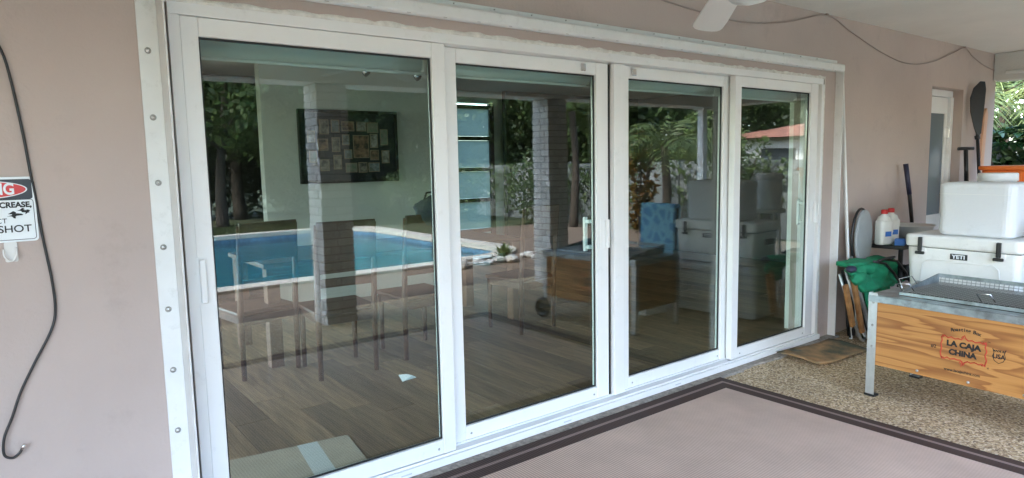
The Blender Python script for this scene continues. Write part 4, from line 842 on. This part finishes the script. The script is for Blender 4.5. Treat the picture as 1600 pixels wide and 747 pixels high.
for y in (-1.8, 1.4): wn = box('window', m_white, nh, -.05, -.002, y-.6, y+.6, .9, 1.8); box('pane', mat('dark_pane', (.05, .06, .07), .1) if y < 0 else bpy.data.materials['dark_pane'], wn, -.056, -.051, y-.54, y+.54, .96, 1.74)
for i in range(5): shrub(24.6, -13+i*2.6, random.uniform(4.8, 5.8), 1.7, m_leafd, 'tall leafy hedge shrub behind the neighbouring house', .24, 60, 110, name='tall_hedge_shrub', group='hedge behind the neighbouring house')
# palm with arching fronds
def palm(x, y, h, nf, fl_, m, label, name='palm', cat='palm', group=None, lw=.035):
    t = empty(name, (x, y, -.03), 0, label, cat, group); MB().tube(smooth([(0, 0, 0), (.05, .03, h*.5), (0, 0, h)], 4), [.11, .1, .095, .09, .085, .08, .08, .075, .07], 10).build('trunk', m_bark, t)
    for k in range(nf):
        a = k*2.4+random.uniform(-.2, .2); el = random.uniform(.1, 1.15); L0 = fl_*random.uniform(.8, 1.1); pts = []
        for i in range(9):
            s = i/8; r_ = L0*s*math.cos(el)*(1-.12*s); z = h+L0*(s*math.sin(el)-.62*s*s); pts.append(Vector((math.cos(a)*r_, math.sin(a)*r_, z)))
        fm = MB(); fm.tube(pts, [.014*(1-.85*i/8) for i in range(9)], 5); sp = smooth(pts, 3); side = Vector((-math.sin(a), math.cos(a), 0))
        for i in range(3, len(sp)-1):
            d = (sp[i+1]-sp[i]).normalized(); q = i/len(sp); ll = fl_*.30*math.sin(math.pi*min(1, q*.9+.12))
            for sgn in (-1, 1):
                tip = sp[i]+side*sgn*ll*.8+d*ll*.5+Vector((0, 0, -ll*random.uniform(.25, .6))); mid = (sp[i]+tip)*.5+Vector((0, 0, ll*.1))
                fm.add([sp[i]-d*lw*.3, mid-d*lw*.5, tip, mid+d*lw*.5], [(0, 1, 2, 3)])
        fm.build('frond', m, t)
palm(9.7, -5.2, 1.75, 20, 1.6, m_palm, 'palm with arching fronds mirrored in the third panel'); palm(10.3, -8.3, 2.6, 14, 1.4, m_palm, 'smaller palm behind the first, half hidden in the reflection')
shrub(10.2, -6.2, 2.2, .45, m_croton, 'orange leaved croton shrub mirrored at the left of the third panel', .16, 14, 50, name='croton', group='croton'); shrub(14.0, -7.3, 2.7, .9, m_leafl, 'round light green shrub between the garden wall and the neighbouring house', .14, 26, 80, name='boundary_shrub', group='boundary shrub'); shrub(10.7, -4.4, 1.9, .45, m_leafl, 'slim light green shrub against the garden wall', .12, 16, 60, name='wall_shrub', group='wall shrub')
# rocks and fern at the pool corner
bmr = []
for k in range(5):
    bm = bmesh.new(); bmesh.ops.create_icosphere(bm, subdivisions=2, radius=.5)
    for vv in bm.verts: vv.co *= random.uniform(.8, 1.15); vv.co.z *= .6
    me = bpy.data.meshes.new('rock'); bm.to_mesh(me); bm.free(); me.materials.append(m_rock); bmr.append(me)
for i in range(30):
    x = random.uniform(4.7, 6.6); y = -5.20+random.uniform(-.12, .30)+(x-5.6)*.02; s = random.uniform(.12, .24)
    o = link('rock', random.choice(bmr), None, None, (x, y, s*.22), (0, 0, random.uniform(0, 6)), (s, s*random.uniform(.7, 1), s)); tag(o, 'pale rock in the small rock bed at the pool corner', 'rock', 'rocks at the pool corner')
fe = empty('fern', (5.95, -5.15, 0), 0, 'small green fern among the pale rocks by the pool', 'fern')
for k in range(22):
    a = k*2.4; l = random.uniform(.25, .4); el = random.uniform(.7, 1.3); mb = MB(); pts = [Vector((math.cos(a)*l*s*math.cos(el), math.sin(a)*l*s*math.cos(el), l*(s*math.sin(el)-.3*s*s)+.03)) for s in (0, .35, .7, 1)]; sd2 = Vector((-math.sin(a), math.cos(a), 0))*.03
    mb.add([pts[0], pts[1]-sd2, pts[2]-sd2*.8, pts[3], pts[2]+sd2*.8, pts[1]+sd2], [(0, 1, 5), (1, 2, 4, 5), (2, 3, 4)]).build('frond', m_leafl, fe)
# glossy broadleaf shrub beyond the right end of the porch (seen directly)
us = empty('umbrella_shrub', (11.0, .35, -.03), 0, 'glossy broad leaved shrub beyond the right end of the porch', 'shrub')
lm = MB().add([(0, 0, 0), (.035, .05, .012), (.042, .11, .012), (.022, .17, 0), (0, .20, -.02), (-.022, .17, 0), (-.042, .11, .012), (-.035, .05, .012), (0, .1, -.004)], [(0, 1, 8), (1, 2, 8), (2, 3, 8), (3, 4, 8), (4, 5, 8), (5, 6, 8), (6, 7, 8), (7, 0, 8)], True).mesh('leaf'); lm.materials.append(m_glossy)
mb = MB()
for k in range(9): a = random.uniform(0, 6.28); mb.tube(smooth([(0, 0, 0), (math.cos(a)*.3, math.sin(a)*.3, 1), (math.cos(a)*.7, math.sin(a)*.9, 1.9)], 3), .02, 6)
mb.build('stem', m_bark, us)
for k in range(36):
    c = Vector((random.uniform(-.7, .1), random.uniform(-.55, .75), random.uniform(.85, 2.0)))
    for i in range(8):
        a = i*.785+random.uniform(-.2, .2); el = random.uniform(-.5, .15); o = link('leaf', lm, None, us, c+Vector((random.uniform(-.02, .02),)*3), (el, 0, a)); s = random.uniform(.9, 1.35); o.scale = (s, s, s)
P, Nn = cloud((.7, 0, 1.1), (.8, 1.6, 1.1), 40, 90); link('inner_foliage', leaves(P, Nn, .16), m_leafd, us)
palm(12.2, .9, 2.2, 20, 1.7, m_palm, 'light green palm behind the glossy shrub at the right edge', lw=.03)
for i, (x, y) in enumerate(((13.5, 2.4), (14.0, -.2), (13.8, 4.6))): shrub(x, y, 3.4, 1.4, m_leafd if i else m_leaf, ['loose green screen shrub beyond the right end of the porch', 'mid green screen shrub nearest the garden wall at the right', 'mid green screen shrub farthest back at the right'][i], .15, 40, 110, group='screen shrubs at the right')
tree(16.5, 2.5, 7, 2.6, m_leafd, 'tall tree behind the screen shrubs at the right edge', group='tall tree at right', name='screen_tree')
# grass blades on the near lawn strips
P = np.concatenate([np.stack([rng.uniform(-4, 9, 9000), rng.uniform(-15.5, -12.7, 9000), np.full(9000, .0)], 1), np.stack([rng.uniform(7.2, 11, 5000), rng.uniform(-15, -12.3, 5000), np.full(5000, .0)], 1)])
Nn = rng.normal(size=P.shape); Nn[:, 2] *= .1; Nn /= np.linalg.norm(Nn, axis=1, keepdims=True); tag(link('grass', leaves(P, Nn, .12, .25, 'grass'), m_grass), 'short green grass beyond the pool', 'grass', kind='stuff')
